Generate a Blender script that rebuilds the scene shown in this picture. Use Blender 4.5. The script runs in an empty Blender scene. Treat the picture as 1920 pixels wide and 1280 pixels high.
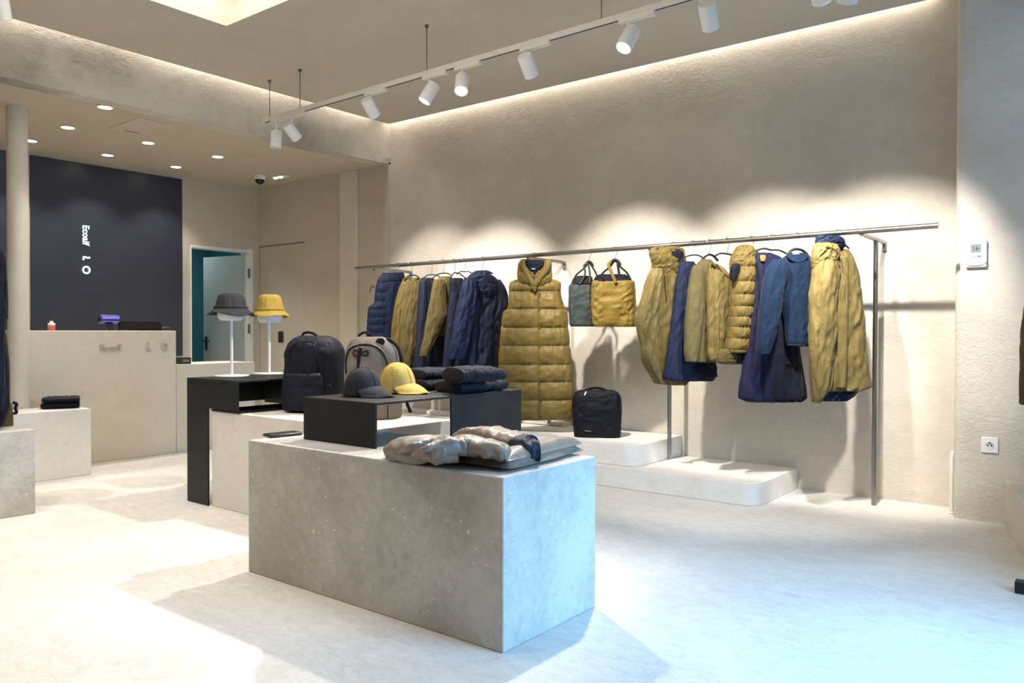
import bpy, math, random
from mathutils import Vector, Matrix, noise
R = math.radians
random.seed(7)
COL = bpy.context.scene.collection

# ------------------------------------------------------------------ camera model (fitted to the photograph)
F, YAW, PIT, ROL, EYE = 1485.36, R(38.0457), R(-0.7603), R(0.1186), 1.2
FW = Vector((-math.sin(YAW)*math.cos(PIT), math.cos(YAW)*math.cos(PIT), math.sin(PIT)))
RT0 = Vector((math.cos(YAW), math.sin(YAW), 0)); UP0 = RT0.cross(FW)
RT = RT0*math.cos(ROL)+UP0*math.sin(ROL); UP = -RT0*math.sin(ROL)+UP0*math.cos(ROL)
CAM = Vector((0, 0, EYE))
def ray(x, y): return FW+RT*((x-960)/F)-UP*((y-640)/F)
def onx(x, y, X): d = ray(x, y); return CAM+d*(X/d.x)
def ony(x, y, Y): d = ray(x, y); return CAM+d*(Y/d.y)
def onz(x, y, Z): d = ray(x, y); return CAM+d*((Z-EYE)/d.z)
class Plane:
    """a vertical plane through p whose horizontal direction makes angle psi with the back wall"""
    def __init__(s, p, psi):
        s.p = Vector(p); s.r = Vector((math.cos(R(psi)), math.sin(R(psi)), 0)); s.n = Vector((s.r.y, -s.r.x, 0))
    def at(s, x, y, off=0):
        d = ray(x, y); q = s.p+s.n*off
        return CAM+d*((q-CAM).dot(s.n)/d.dot(s.n))

# ------------------------------------------------------------------ helpers
class MB:
    def __init__(s): s.v = []; s.f = []; s.m = []
    def add(s, vs, fs, mi=0):
        o = len(s.v); s.v += [Vector(p) for p in vs]
        for q in fs: s.f.append([i+o for i in q]); s.m.append(mi)
        return s
    def box(s, x0, x1, y0, y1, z0, z1, mi=0):
        vs = [(x, y, z) for z in (z0, z1) for y in (y0, y1) for x in (x0, x1)]
        return s.add(vs, [(0,2,3,1),(4,5,7,6),(0,1,5,4),(2,6,7,3),(0,4,6,2),(1,3,7,5)], mi)
    def obox(s, c, ax, hs, mi=0):
        c = Vector(c); a, b, d = [Vector(k) for k in ax]
        vs = [c+a*(i*hs[0])+b*(j*hs[1])+d*(k*hs[2]) for k in (-1,1) for j in (-1,1) for i in (-1,1)]
        return s.add(vs, [(0,2,3,1),(4,5,7,6),(0,1,5,4),(2,6,7,3),(0,4,6,2),(1,3,7,5)], mi)
    def rings(s, rs, cap0=True, cap1=True, mi=0):
        n = len(rs[0]); vs = [p for r in rs for p in r]; fs = []
        for i in range(len(rs)-1):
            for j in range(n):
                k = (j+1) % n
                fs.append((i*n+j, i*n+k, (i+1)*n+k, (i+1)*n+j))
        o = len(s.v); s.add(vs, fs, mi)
        for cap, idx, r in ((cap0, 0, rs[0]), (cap1, len(rs)-1, rs[-1])):
            if cap:
                c = sum((Vector(p) for p in r), Vector())/n; ci = len(s.v); s.v.append(c)
                for j in range(n):
                    k = (j+1) % n; q = [o+idx*n+j, o+idx*n+k, ci]
                    if idx == 0: q.reverse()
                    s.f.append(q); s.m.append(mi)
        return s
    def tube(s, pts, r, seg=10, caps=True, mi=0, flat=1.0, upv=None):
        pts = [Vector(p) for p in pts]; n = len(pts); rr = r if isinstance(r, (list, tuple)) else [r]*n
        rs = []; prev = None
        for i, p in enumerate(pts):
            t = (pts[min(i+1, n-1)]-pts[max(i-1, 0)]).normalized()
            if prev is None:
                u = Vector(upv) if upv else (Vector((0,0,1)) if abs(t.z) < .9 else Vector((1,0,0)))
            else: u = prev
            a = (u-t*u.dot(t)).normalized(); b = t.cross(a); prev = a
            rs.append([p+a*(rr[i]*flat*math.cos(q))+b*(rr[i]*math.sin(q)) for q in [2*math.pi*k/seg for k in range(seg)]])
        return s.rings(rs, caps, caps, mi)
    def lathe(s, c, prof, seg=32, ax=None, mi=0):
        c = Vector(c); X, Y, Z = ax or (Vector((1,0,0)), Vector((0,1,0)), Vector((0,0,1)))
        rs = [[c+X*(r*math.cos(a))+Y*(r*math.sin(a))+Z*z for a in [2*math.pi*k/seg for k in range(seg)]] for r, z in prof]
        return s.rings(rs, True, True, mi)

def spline(pts, n):
    pts = [Vector(p) for p in pts]; out = []; m = len(pts)-1
    for i in range(n+1):
        t = i/n*m; k = min(int(t), m-1); t -= k
        p0, p1, p2, p3 = pts[max(k-1, 0)], pts[k], pts[k+1], pts[min(k+2, m)]
        out.append(.5*((2*p1)+(p2-p0)*t+(2*p0-5*p1+4*p2-p3)*t*t+(3*p1-p0-3*p2+p3)*t**3))
    return out

def tag(o, label=None, cat=None, group=None, kind=None):
    if label: o['label'] = label
    if cat: o['category'] = cat
    if group: o['group'] = group
    if kind: o['kind'] = kind
    return o
def empty(name, loc, label, cat, group=None):
    o = bpy.data.objects.new(name, None); COL.objects.link(o); o.location = loc; o.empty_display_size = .05
    return tag(o, label, cat, group)
def wloc(o):
    p = Vector(o.location)
    while o.parent: o = o.parent; p += Vector(o.location)
    return p
def build(name, mb, mat, parent=None, sharp=40, bevel=0, loc=None, sub=0, segs=2):
    me = bpy.data.meshes.new(name)
    org = Vector(loc) if loc is not None else (wloc(parent) if parent else Vector())
    me.from_pydata([tuple(p-org) for p in mb.v], [], mb.f)
    for m in (mat if isinstance(mat, (list, tuple)) else [mat]): me.materials.append(m)
    me.polygons.foreach_set('material_index', mb.m)
    me.polygons.foreach_set('use_smooth', [True]*len(me.polygons))
    me.update()
    if sharp < 180: me.set_sharp_from_angle(angle=R(sharp))
    o = bpy.data.objects.new(name, me); COL.objects.link(o)
    if parent:
        o.parent = parent
        if loc is not None: o.location = org-wloc(parent)
    elif loc is not None: o.location = org
    if bevel:
        b = o.modifiers.new('b', 'BEVEL'); b.width = bevel; b.segments = segs; b.limit_method = 'ANGLE'; b.angle_limit = R(35)
        b.harden_normals = False
    if sub:
        b = o.modifiers.new('s', 'SUBSURF'); b.levels = sub; b.render_levels = sub
    return o
def struct(name, mb, mat, **k): return tag(build(name, mb, mat, **k), kind='structure')

# ------------------------------------------------------------------ materials
def newmat(name):
    m = bpy.data.materials.new(name); m.use_nodes = True
    return m, m.node_tree, m.node_tree.nodes['Principled BSDF']
def nd(t, typ, **k):
    n = t.nodes.new(typ)
    for a, v in k.items(): setattr(n, a, v)
    return n
def coords(t, scale):
    c = nd(t, 'ShaderNodeTexCoord'); mp = nd(t, 'ShaderNodeMapping'); mp.inputs['Scale'].default_value = scale
    t.links.new(c.outputs['Object'], mp.inputs['Vector']); return mp.outputs['Vector']
def ramp(t, inp, stops):
    r = nd(t, 'ShaderNodeValToRGB'); e = r.color_ramp.elements
    while len(e) < len(stops): e.new(.5)
    for q, (p, c) in zip(e, stops): q.position = p; q.color = (*c, 1)
    t.links.new(inp, r.inputs[0]); return r.outputs[0]
def noisetex(t, vec, scale, detail=5, rough=.55, dist=0):
    n = nd(t, 'ShaderNodeTexNoise'); n.inputs['Scale'].default_value = scale; n.inputs['Detail'].default_value = detail
    n.inputs['Roughness'].default_value = rough; n.inputs['Distortion'].default_value = dist
    t.links.new(vec, n.inputs['Vector']); return n.outputs['Fac']
def bump(t, b, h, strength, dist):
    n = nd(t, 'ShaderNodeBump'); n.inputs['Strength'].default_value = strength; n.inputs['Distance'].default_value = dist
    t.links.new(h, n.inputs['Height']); t.links.new(n.outputs[0], b.inputs['Normal']); return n
def mixc(t, fac, a, b):
    n = nd(t, 'ShaderNodeMix', data_type='RGBA'); t.links.new(fac, n.inputs[0])
    for s, v in ((6, a), (7, b)):
        if isinstance(v, tuple): n.inputs[s].default_value = (*v, 1)
        else: t.links.new(v, n.inputs[s])
    return n.outputs[2]
def math2(t, op, a, b):
    n = nd(t, 'ShaderNodeMath', operation=op)
    for s, v in ((0, a), (1, b)):
        if isinstance(v, (int, float)): n.inputs[s].default_value = v
        else: t.links.new(v, n.inputs[s])
    return n.outputs[0]

def plaster(name, c0, c1, bs=.35, scale=1.0, rough=.85, dist=.02):
    m, t, b = newmat(name); v = coords(t, (scale, scale, scale*1.25))
    n1 = noisetex(t, v, 1.3, 6, .6, .4); n2 = noisetex(t, v, 9, 8, .62, 1.2); n3 = noisetex(t, v, 70, 4, .6)
    col = ramp(t, math2(t, 'ADD', math2(t, 'MULTIPLY', n1, .6), math2(t, 'MULTIPLY', n2, .4)), [(.36, c0), (.64, c1)])
    sp = ramp(t, n3, [(.66, (0,0,0)), (.74, (1,1,1))])
    col = mixc(t, math2(t, 'MULTIPLY', sp, .25), col, (.80, .76, .68))
    t.links.new(col, b.inputs['Base Color']); b.inputs['Roughness'].default_value = rough; b.inputs['Specular IOR Level'].default_value = .25
    # trowelled ridges: strong only in patches
    msk = ramp(t, noisetex(t, v, .9, 3, .5, .3), [(.42, (.12,)*3), (.62, (1,1,1))])
    rid = math2(t, 'MULTIPLY', noisetex(t, v, 11, 7, .68, 1.6), msk)
    h = math2(t, 'ADD', rid, math2(t, 'MULTIPLY', n3, .12))
    bump(t, b, h, bs, dist); return m
def stone(name, c0, c1, fl=.5):
    m, t, b = newmat(name); v = coords(t, (1, 1, 1))
    n1 = noisetex(t, v, 2.2, 7, .62, .6); n2 = noisetex(t, v, 26, 6, .65, .5)
    col = ramp(t, math2(t, 'ADD', math2(t, 'MULTIPLY', n1, .62), math2(t, 'MULTIPLY', n2, .38)), [(.40, c0), (.60, c1)])
    vw = nd(t, 'ShaderNodeTexVoronoi'); vw.inputs['Scale'].default_value = 27; vw.inputs['Randomness'].default_value = 1
    mix = nd(t, 'ShaderNodeMix', data_type='VECTOR'); mix.inputs[0].default_value = .05
    nn = nd(t, 'ShaderNodeTexNoise'); nn.inputs['Scale'].default_value = 18; t.links.new(v, nn.inputs['Vector'])
    t.links.new(v, mix.inputs[4]); t.links.new(nn.outputs['Color'], mix.inputs[5]); t.links.new(mix.outputs[1], vw.inputs['Vector'])
    flk = ramp(t, vw.outputs['Distance'], [(.05, (1,1,1)), (.13, (0,0,0))])
    rnd = ramp(t, noisetex(t, v, 5.5, 2), [(.44, (0,0,0)), (.54, (1,1,1))])
    col = mixc(t, math2(t, 'MULTIPLY', math2(t, 'MULTIPLY', flk, rnd), fl), col, (.86, .83, .76))
    t.links.new(col, b.inputs['Base Color']); b.inputs['Roughness'].default_value = .62; b.inputs['Specular IOR Level'].default_value = .35
    bump(t, b, n2, .08, .004); return m
def floor_mat():
    m, t, b = newmat('floor_microcement'); v = coords(t, (1, 1, 1)); vs = coords(t, (.7, 1.25, 1))
    n1 = noisetex(t, v, .9, 5, .6, .5); n2 = noisetex(t, vs, 16, 8, .7, .8); n3 = noisetex(t, v, 60, 5, .7)
    f = math2(t, 'ADD', math2(t, 'MULTIPLY', n1, .35), math2(t, 'ADD', math2(t, 'MULTIPLY', n2, .4), math2(t, 'MULTIPLY', n3, .25)))
    col = ramp(t, f, [(.34, (.50, .478, .44)), (.5, (.66, .637, .60)), (.66, (.79, .77, .735))])
    t.links.new(col, b.inputs['Base Color']); b.inputs['Roughness'].default_value = .55; b.inputs['Specular IOR Level'].default_value = .4
    bump(t, b, n2, .12, .006); return m
def fabric(name, col, rough=.8, var=.18, sheen=.03, weave=420, bs=.12, dirx=(1, 1, 1), spec=.2):
    m, t, b = newmat(name); v = coords(t, dirx)
    n1 = noisetex(t, v, 7, 5, .6, .5); n2 = noisetex(t, v, weave, 2, .5)
    d = tuple(c*(1-var) for c in col); l = tuple(min(1, c*(1+var)) for c in col)
    cc = ramp(t, n1, [(.35, d), (.65, l)]); t.links.new(cc, b.inputs['Base Color'])
    b.inputs['Roughness'].default_value = rough; b.inputs['Specular IOR Level'].default_value = spec
    b.inputs['Sheen Weight'].default_value = sheen; b.inputs['Sheen Roughness'].default_value = .4
    vz = coords(t, (1, 1, .42))
    w1 = math2(t, 'ABSOLUTE', math2(t, 'SUBTRACT', noisetex(t, vz, 15, 3, .55, 1.4), .5), 0)
    w2 = math2(t, 'ABSOLUTE', math2(t, 'SUBTRACT', noisetex(t, v, 34, 3, .55, 1.0), .5), 0)
    h = math2(t, 'ADD', math2(t, 'MULTIPLY', w1, 1.6), math2(t, 'ADD', math2(t, 'MULTIPLY', w2, .25), math2(t, 'MULTIPLY', n2, .05)))
    bump(t, b, h, min(1, bs*2.6), .02); return m
def solid(name, col, rough=.5, metal=0, spec=.5, var=.06, scale=30, bs=0, aniso=None):
    m, t, b = newmat(name); v = coords(t, aniso or (1, 1, 1)); n = noisetex(t, v, scale, 4)
    d = tuple(c*(1-var) for c in col); l = tuple(min(1, c*(1+var)) for c in col)
    t.links.new(ramp(t, n, [(.3, d), (.7, l)]), b.inputs['Base Color'])
    b.inputs['Roughness'].default_value = rough; b.inputs['Metallic'].default_value = metal; b.inputs['Specular IOR Level'].default_value = spec
    if bs: bump(t, b, n, bs, .002)
    return m
def emit(name, col, st):
    m, t, b = newmat(name); b.inputs['Base Color'].default_value = (*col, 1)
    b.inputs['Emission Color'].default_value = (*col, 1); b.inputs['Emission Strength'].default_value = st; return m
def glassy(name, col, alpha):
    m, t, b = newmat(name); b.inputs['Base Color'].default_value = (*col, 1); b.inputs['Roughness'].default_value = .08
    b.inputs['Transmission Weight'].default_value = alpha; return m

WALL = plaster('wall_plaster', (.535, .49, .425), (.635, .59, .52), .5, 1.0, dist=.035)
WALL2 = plaster('niche_plaster', (.63, .565, .46), (.70, .635, .53), .2, 1.0, dist=.014)
NICHE = plaster('niche_wall_plaster', (.50, .44, .345), (.57, .505, .405), .2, 1.0, dist=.014)
NCEIL = plaster('niche_ceiling_plaster', (.52, .455, .35), (.57, .505, .40), .15, .8, dist=.012)
SOFF = plaster('soffit_plaster', (.58, .53, .46), (.72, .67, .60), 1.0, 1.25, dist=.07)
CEIL = plaster('ceiling_plaster', (.53, .48, .41), (.59, .54, .465), .15, .8, dist=.012)
COUNT = plaster('counter_plaster', (.60, .55, .45), (.68, .62, .52), .10, 1.4, .7, dist=.008)
STONE = stone('table_stone', (.375, .36, .33), (.53, .515, .485), .95)
PLINTH = stone('plinth_stone', (.70, .67, .615), (.80, .77, .72), .4)
FLOOR = floor_mat()
PILAS = plaster('pilaster_plaster', (.55, .51, .45), (.64, .60, .54), .6, 1.6, dist=.02)
BLACK = solid('black_steel', (.012, .0135, .014), .45, 0, .3, .25, 8)
STEEL = solid('rail_steel', (.33, .315, .30), .28, 1, .5, .12, 60, .02, (1, .1, .1))
POSTM = solid('post_steel', (.30, .285, .27), .30, 1, .5, .15, 50, .02, (1, 1, .05))
WHITE = solid('white_paint', (.80, .80, .79), .4, 0, .5, .02)
WHITEP = solid('white_plastic', (.78, .78, .77), .35, 0, .5, .02)
WARMW = solid('warm_white_paint', (.74, .71, .65), .5, 0, .4, .03)
DARKP = solid('dark_plastic', (.02, .02, .022), .35, 0, .5, .1)
PANEL = solid('dark_wall_panel', (.027, .031, .046), .38, 0, .45, .08, 2)
HANG = solid('hanger_black', (.014, .013, .014), .45, 0, .5, .1)
WIRE = solid('wire_steel', (.22, .20, .18), .35, 1)
LENS = emit('lamp_lens', (1, .93, .82), 14)
LENSOFF = solid('lamp_lens_dim', (.62, .62, .66), .2)
DOWN = emit('downlight_disc', (1, .92, .80), 18)
OLIVE = fabric('olive_fabric', (0.1190, 0.0847, 0.0224), .6)
OLIVED = fabric('deep_olive_fabric', (0.0826, 0.0613, 0.0191), .75)
KHAKI = fabric('khaki_fabric', (0.1505, 0.1132, 0.0383), .6)
SAGE = fabric('sage_olive_fabric', (0.1080, 0.0885, 0.0374), .85, .12, .05)
GOLD = fabric('golden_olive_fabric', (0.2080, 0.1440, 0.0400), .6)
OLVEST = fabric('olive_nylon', (0.1400, 0.0964, 0.0251), .45, .12, .03, 420, .10)
NAVY = fabric('navy_fabric', (0.0063, 0.0099, 0.0249), .7)
NAVYB = fabric('bright_navy_fabric', (0.0066, 0.0126, 0.0371), .65)
NAVYD = fabric('dark_navy_fabric', (0.0033, 0.0045, 0.0128), .75)
BLUE = fabric('blue_jersey', (0.0031, 0.0126, 0.0340), .9, .1, .05)
INDIGO = fabric('indigo_fabric', (0.0063, 0.0069, 0.0278), .8, .1)
TOTEG = fabric('green_grey_canvas', (0.0320, 0.0432, 0.0392), .6, .1)
TOTEY = fabric('mustard_canvas', (0.1692, 0.1147, 0.0204), .5, .1)
BACKP = fabric('black_navy_nylon', (.0095, .0115, .0215), .55, .2, .02, 300, .14)
TAUPE = fabric('taupe_nylon', (.185, .155, .125), .7, .1)
STRAP = fabric('black_webbing', (.010, .010, .012), .7, .1)
BAGB = fabric('black_bag_nylon', (.0026, .0031, .0075), .65, .2, 0, 300, .14)
CAPG = fabric('charcoal_twill', (.027, .026, .032), .9, .12)
CAPY = fabric('mustard_twill', (0.4680, 0.3285, 0.0900), .9, .1)
HATG = fabric('charcoal_cotton', (.034, .033, .037), .9, .14)
HATY = fabric('ochre_cotton', (0.3400, 0.2253, 0.0480), .9, .12)
PUFF = fabric('grey_taupe_nylon', (0.1887, 0.1554, 0.1273), .42, .1, .03, 420, .06, spec=.4)
PUFD = fabric('slate_lining', (.020, .025, .040), .6)
FOLDN = fabric('folded_navy_knit', (.010, .0110, .0185), .8, .15, .03, 420, .05)
ZIP = solid('zip_brown', (.10, .05, .025), .5)
TEAL = solid('teal_lit_wall', (.045, .21, .24), .7)  # bluish light of the back room put into the wall colour
LEAF = solid('grey_door_paint', (.36, .38, .35), .5, 0, .4, .03)

# ------------------------------------------------------------------ room
YB, XS, ZC, ZS, XN = 6.10, -6.49, 3.42, 3.04, -8.93       # back wall, soffit face, ceiling, soffit underside, niche back wall
FRONT, RIGHT = -3.2, .75
struct('floor', MB().box(-11.2, 3.0, FRONT-.2, 6.6, -.1, 0), FLOOR)
struct('wall_back', MB().box(XS, RIGHT+.4, YB, YB+.2, 0, 3.95), WALL)
w = MB()                                                    # niche return with flush door opening line kept as grooves
w.box(XN-.02, XS, YB-.03, YB+.2, 0, ZS+.02)
struct('wall_niche', w, NICHE)
D0, D1, DZ = 5.137, 5.915, 2.20                             # open doorway in the wall behind the counter
w = MB()
w.box(XN-.14, XN, FRONT, D0, 0, ZS+.02); w.box(XN-.14, XN, D1, YB+.2, 0, ZS+.02); w.box(XN-.14, XN, D0, D1, DZ, ZS+.02)
struct('wall_left', w, NICHE)
w = MB().box(XS-.18, XS, FRONT, YB, ZS, 3.95)
struct('wall_soffit', w, SOFF)
struct('ceiling_niche', MB().box(XN-.14, XS-.182, FRONT, YB+.1, ZS, ZS+.12), NCEIL)
# main ceiling with coffer opening
PX0, PY1 = -6.312, 5.912
HX0, HX1, HY0, HY1 = -5.227, -2.2, .35, 3.293
c = MB()
for a in ((PX0, HX0, FRONT, PY1), (HX1, RIGHT+.4, FRONT, PY1), (HX0, HX1, FRONT, HY0), (HX0, HX1, HY1, PY1)): c.box(*a, ZC, ZC+.09)
struct('ceiling', c, CEIL)
c = MB(); e = .17
for a in ((HX0-e-.05, HX0-e, HY0-e, HY1+e), (HX1+e, HX1+e+.05, HY0-e, HY1+e), (HX0-e, HX1+e, HY0-e-.05, HY0-e), (HX0-e, HX1+e, HY1+e, HY1+e+.05)): c.box(*a, ZC+.09, ZC+.36)
c.box(HX0-e-.05, HX1+e+.05, HY0-e-.05, HY1+e+.05, ZC+.36, ZC+.40)
struct('trim_1', c, WARMW)
c = MB(); l = .03                                           # lip of the coffer
for a in ((HX0, HX0+.012, HY0, HY1), (HX1-.012, HX1, HY0, HY1), (HX0, HX1, HY0, HY0+.012), (HX0, HX1, HY1-.012, HY1)): c.box(*a, ZC-.004, ZC+.095)
struct('trim_2', c, COUNT)
struct('ceiling_slab', MB().box(-9.2, RIGHT+.4, FRONT-.2, 6.3, 3.95, 4.05), CEIL)
struct('wall_front', MB().box(-9.2, RIGHT+.4, FRONT-.2, FRONT, 0, 3.95), WALL2)
# pilaster on the right with a soft rounded edge
PYF = 5.775
p = MB(); prof = []
rr = .055; x0 = -.905
for k in range(9):
    a = R(180+90*k/8); prof.append((x0+rr+rr*math.cos(a), PYF+rr+rr*math.sin(a)))
prof += [(RIGHT+.4, PYF), (RIGHT+.4, YB+.1), (x0, YB+.1)]
p.rings([[Vector((x, y, z)) for x, y in prof] for z in (0, 3.95)], True, True)
struct('wall_right', p, PILAS, sharp=60)
# shop window on the right, outside the frame
w = MB()
WY0, WY1, WZ0, WZ1 = 2.3, 3.75, .05, 2.25
w.box(RIGHT, RIGHT+.2, FRONT, WY0, 0, 3.95); w.box(RIGHT, RIGHT+.2, WY1, 4.33, 0, 3.95); w.box(RIGHT, RIGHT+.2, 5.37, PYF, 0, 3.95); w.box(RIGHT, RIGHT+.2, 4.33, 5.37, 0, 1.88); w.box(RIGHT, RIGHT+.2, 4.33, 5.37, 3.22, 3.95); w.box(RIGHT, RIGHT+.2, WY0, WY1, WZ1, 3.95); w.box(RIGHT, RIGHT+.2, WY0, WY1, 0, WZ0)  # upper opening made up to go with the blue pilaster fill
struct('wall_street', w, WALL2)
w = MB()
for y in (WY0, WY1-.05): w.box(RIGHT+.05, RIGHT+.12, y, y+.05, WZ0, WZ1)
w.box(RIGHT+.05, RIGHT+.12, 4.33, 5.37, 1.88, 1.93); w.box(RIGHT+.05, RIGHT+.12, 4.33, 5.37, 3.17, 3.22); w.box(RIGHT+.05, RIGHT+.12, WY0, WY1, WZ0, WZ0+.05); w.box(RIGHT+.05, RIGHT+.12, WY0, WY1, WZ1-.05, WZ1)  # includes the frame of the made-up upper opening
struct('window_1', w, BLACK)
# niche details: pale pilaster strip, round column, dark panels
a = ony(640, 320, YB-.03); b = ony(672, 320, YB-.03)
struct('trim_3', MB().box(a.x, b.x, YB-.06, YB-.03, 0, ZS), WARMW if False else COUNT, bevel=.006)
cc = MB().lathe((-7.285, 2.655, 0), [(.078, 0), (.078, ZS)], 40)
struct('column', cc, COUNT, sharp=60)
pn = tag(build('wall_panel', MB().box(XN, XN+.025, 3.367, 5.015, .9, 2.993), PANEL, bevel=.003, loc=(XN, 4.2, .9)),
    'large dark charcoal wall panel with glowing sign behind the cash desk', 'panel')
pn2 = tag(build('wall_panel', MB().box(XN, XN+.025, 1.2, 3.16, .9, 2.993), PANEL, bevel=.003, loc=(XN, 2.2, .9)),
    'dark wall panel mostly hidden behind the round column at the left edge', 'panel')
# open door and back room
w = MB()
w.box(XN-1.9, XN-1.8, D0-1.2, 6.6, 0, 2.9); w.box(XN-1.9, XN-.14, D0-1.2, D0-1.1, 0, 2.9); w.box(XN-1.9, XN-.14, 6.5, 6.6, 0, 2.9); w.box(XN-1.9, XN-.14, D0-1.2, 6.6, 2.6, 2.7)
struct('wall_storeroom', w, TEAL)
w = MB()
w.box(XN-.15, XN+.012, D1-.005, D1+.07, 0, DZ+.05); w.box(XN-.15, XN+.012, D0-.012, D0+.004, 0, DZ+.02); w.box(XN-.15, XN+.012, D0, D1, DZ-.004, DZ+.03)
struct('trim_4', w, WARMW, bevel=.003)
dh = Vector((XN-.05, D1-.01, 0)); ang = R(-90-81); dd = Vector((math.cos(ang), math.sin(ang), 0)); dn = Vector((-dd.y, dd.x, 0))
w = MB().obox(dh+dd*.385+Vector((0, 0, 1.085)), (dd, dn, Vector((0, 0, 1))), (.37, .02, 1.08))
dr = tag(build('door_1', w, LEAF, bevel=.003, loc=dh), 'grey door standing ajar behind the low counter', None, None, 'structure')
hb = dh+dd*.70+dn*.024+Vector((0, 0, 1.06)); 
w = MB().tube([hb-dn*.0, hb+dn*.05], .011, 10).tube([hb+dn*.045, hb+dn*.045-dd*.12], .009, 10).obox(hb+Vector((0, 0, -.03)), (dd, dn, Vector((0, 0, 1))), (.02, .004, .09))
build('door_handle', w, DARKP, dr)
for z in (1.22, 1.93):
    build('hinge', MB().obox(Vector((XN+.018, D1+.005, z)), ((0, 1, 0), (1, 0, 0), (0, 0, 1)), (.014, .010, .06)), POSTM, dr, bevel=.003)
# flush door in the niche return
a0 = ony(488, 463, YB-.03); a1 = ony(570, 457, YB-.03)
w = MB().box(a0.x, a1.x, YB-.035, YB-.03, .02, 2.27)
dr2 = tag(build('door_2', w, NICHE, bevel=.0015, loc=(a0.x, YB-.03, 0)), 'flush plaster coloured door with a slim dark recessed pull', None, None, 'structure')
w = MB(); w.box(a0.x-.012, a1.x+.012, YB-.034, YB-.0305, 2.27, 2.285); w.box(a0.x-.010, a0.x, YB-.034, YB-.0305, 0, 2.27)
build('door_gap', w, solid('gap_shadow_strip', (.20, .165, .12), .9), dr2)
q0 = ony(522, 621, YB-.04); q1 = ony(531, 642, YB-.04)
build('door_handle', MB().box(q0.x, q1.x, YB-.045, YB-.034, q1.z, q0.z), solid('dark_brown_pull', (.03, .018, .012), .5), dr2, bevel=.002)
# cash desk
XD = -7.372
w = MB().box(XD-.42, XD, 2.70, 4.083, 0, 1.195)
desk = tag(build('cash_desk', w, COUNT, bevel=.006, loc=(XD-.2, 3.4, 0)), 'tall pale plaster cash desk in front of the dark wall panel', 'counter')
w = MB().box(XD-.5, XD-.003, 4.086, 4.97, 0, .865)
low = tag(build('low_counter', w, COUNT, bevel=.006, loc=(XD-.2, 4.5, 0)), 'lower pale counter joined to the right end of the cash desk', 'counter')

# ------------------------------------------------------------------ lettering
def text_obj(name, s, size, org, right, up, mat, parent, extrude=.004, bold=0, width=None):
    cu = bpy.data.curves.new(name, 'FONT'); cu.body = s; cu.size = size; cu.extrude = extrude; cu.offset = bold
    tmp = bpy.data.objects.new('tmp_text', cu); COL.objects.link(tmp)
    dg = bpy.context.evaluated_depsgraph_get(); me = bpy.data.meshes.new_from_object(tmp.evaluated_get(dg))
    bpy.data.objects.remove(tmp)
    right = Vector(right); up = Vector(up); nn = right.cross(up); po = wloc(parent)
    xs = [v.co.x for v in me.vertices]; k = 1.0 if not width else width/(max(xs)-min(xs)); x0 = min(xs)
    for v in me.vertices: v.co = Vector(org)+right*((v.co.x-x0)*k)+up*v.co.y+nn*v.co.z-po
    me.materials.append(mat); o = bpy.data.objects.new(name, me); COL.objects.link(o); o.parent = parent; return o
SIGN = emit('sign_glow', (.75, .92, 1), 3.2)
px = XN+.032
def mark_wave(mb, c, rt, up, nn, s):      # small sprouting mark: a stem with a dot
    mb.tube([c-up*s*.5, c-up*s*.1, c+up*s*.15+rt*s*.12], s*.13, 8); mb.lathe(c+up*s*.45+rt*s*.05, [(0, 0), (s*.16, .001), (s*.16, .004), (0, .006)], 12, (rt, up, nn))
    mb.lathe(c-up*s*.45+rt*s*.38, [(0, 0), (s*.14, .001), (s*.14, .004), (0, .006)], 12, (rt, up, nn))
# vertical illuminated word on the panel (reads downwards)
ly = onx(161.5, 440, px).y
z0 = onx(161, 423, px).z; z1 = onx(161, 460, px).z
text_obj('sign_lettering', 'Ecoalf', .098, (px, ly-.034, z0), (0, 0, -1), (0, 1, 0), SIGN, pn, .003, .0003, z0-z1)
mk = MB(); zz = onx(161, 482, px).z
mark_wave(mk, Vector((px, ly, zz)), Vector((0, 0, -1)), Vector((0, 1, 0)), Vector((1, 0, 0)), .065)
build('sign_mark', mk, SIGN, pn)
mk = MB(); zz = onx(161, 506, px).z
ringpts = [Vector((px+.004, ly+.034*math.cos(a), zz+.036*math.sin(a))) for a in [2*math.pi*k/28 for k in range(29)]]
mk.tube(ringpts, .0075, 8, False); build('sign_ring', mk, SIGN, pn)
# raised letters on the desk front
LET = solid('raised_letters', (.50, .44, .34), .5, 0, .5, .05)
f = XD+.002; a = onx(187, 658, f); b = onx(228, 658, f)
text_obj('desk_lettering', 'Ecoalf', .088, (f, a.y, a.z), (0, 1, 0), (0, 0, 1), LET, desk, .011, .0005, b.y-a.y)
mk = MB(); c0 = onx(276, 651, f); mark_wave(mk, c0+Vector((.006, 0, 0)), Vector((0, 1, 0)), Vector((0, 0, 1)), Vector((1, 0, 0)), .075); build('desk_mark', mk, LET, desk)
mk = MB(); c0 = onx(308, 649, f)
mk.tube([c0+Vector((.006, .030*math.cos(t), .034*math.sin(t))) for t in [2*math.pi*k/24 for k in range(25)]], .009, 8, False); build('desk_ring', mk, LET, desk)

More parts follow.
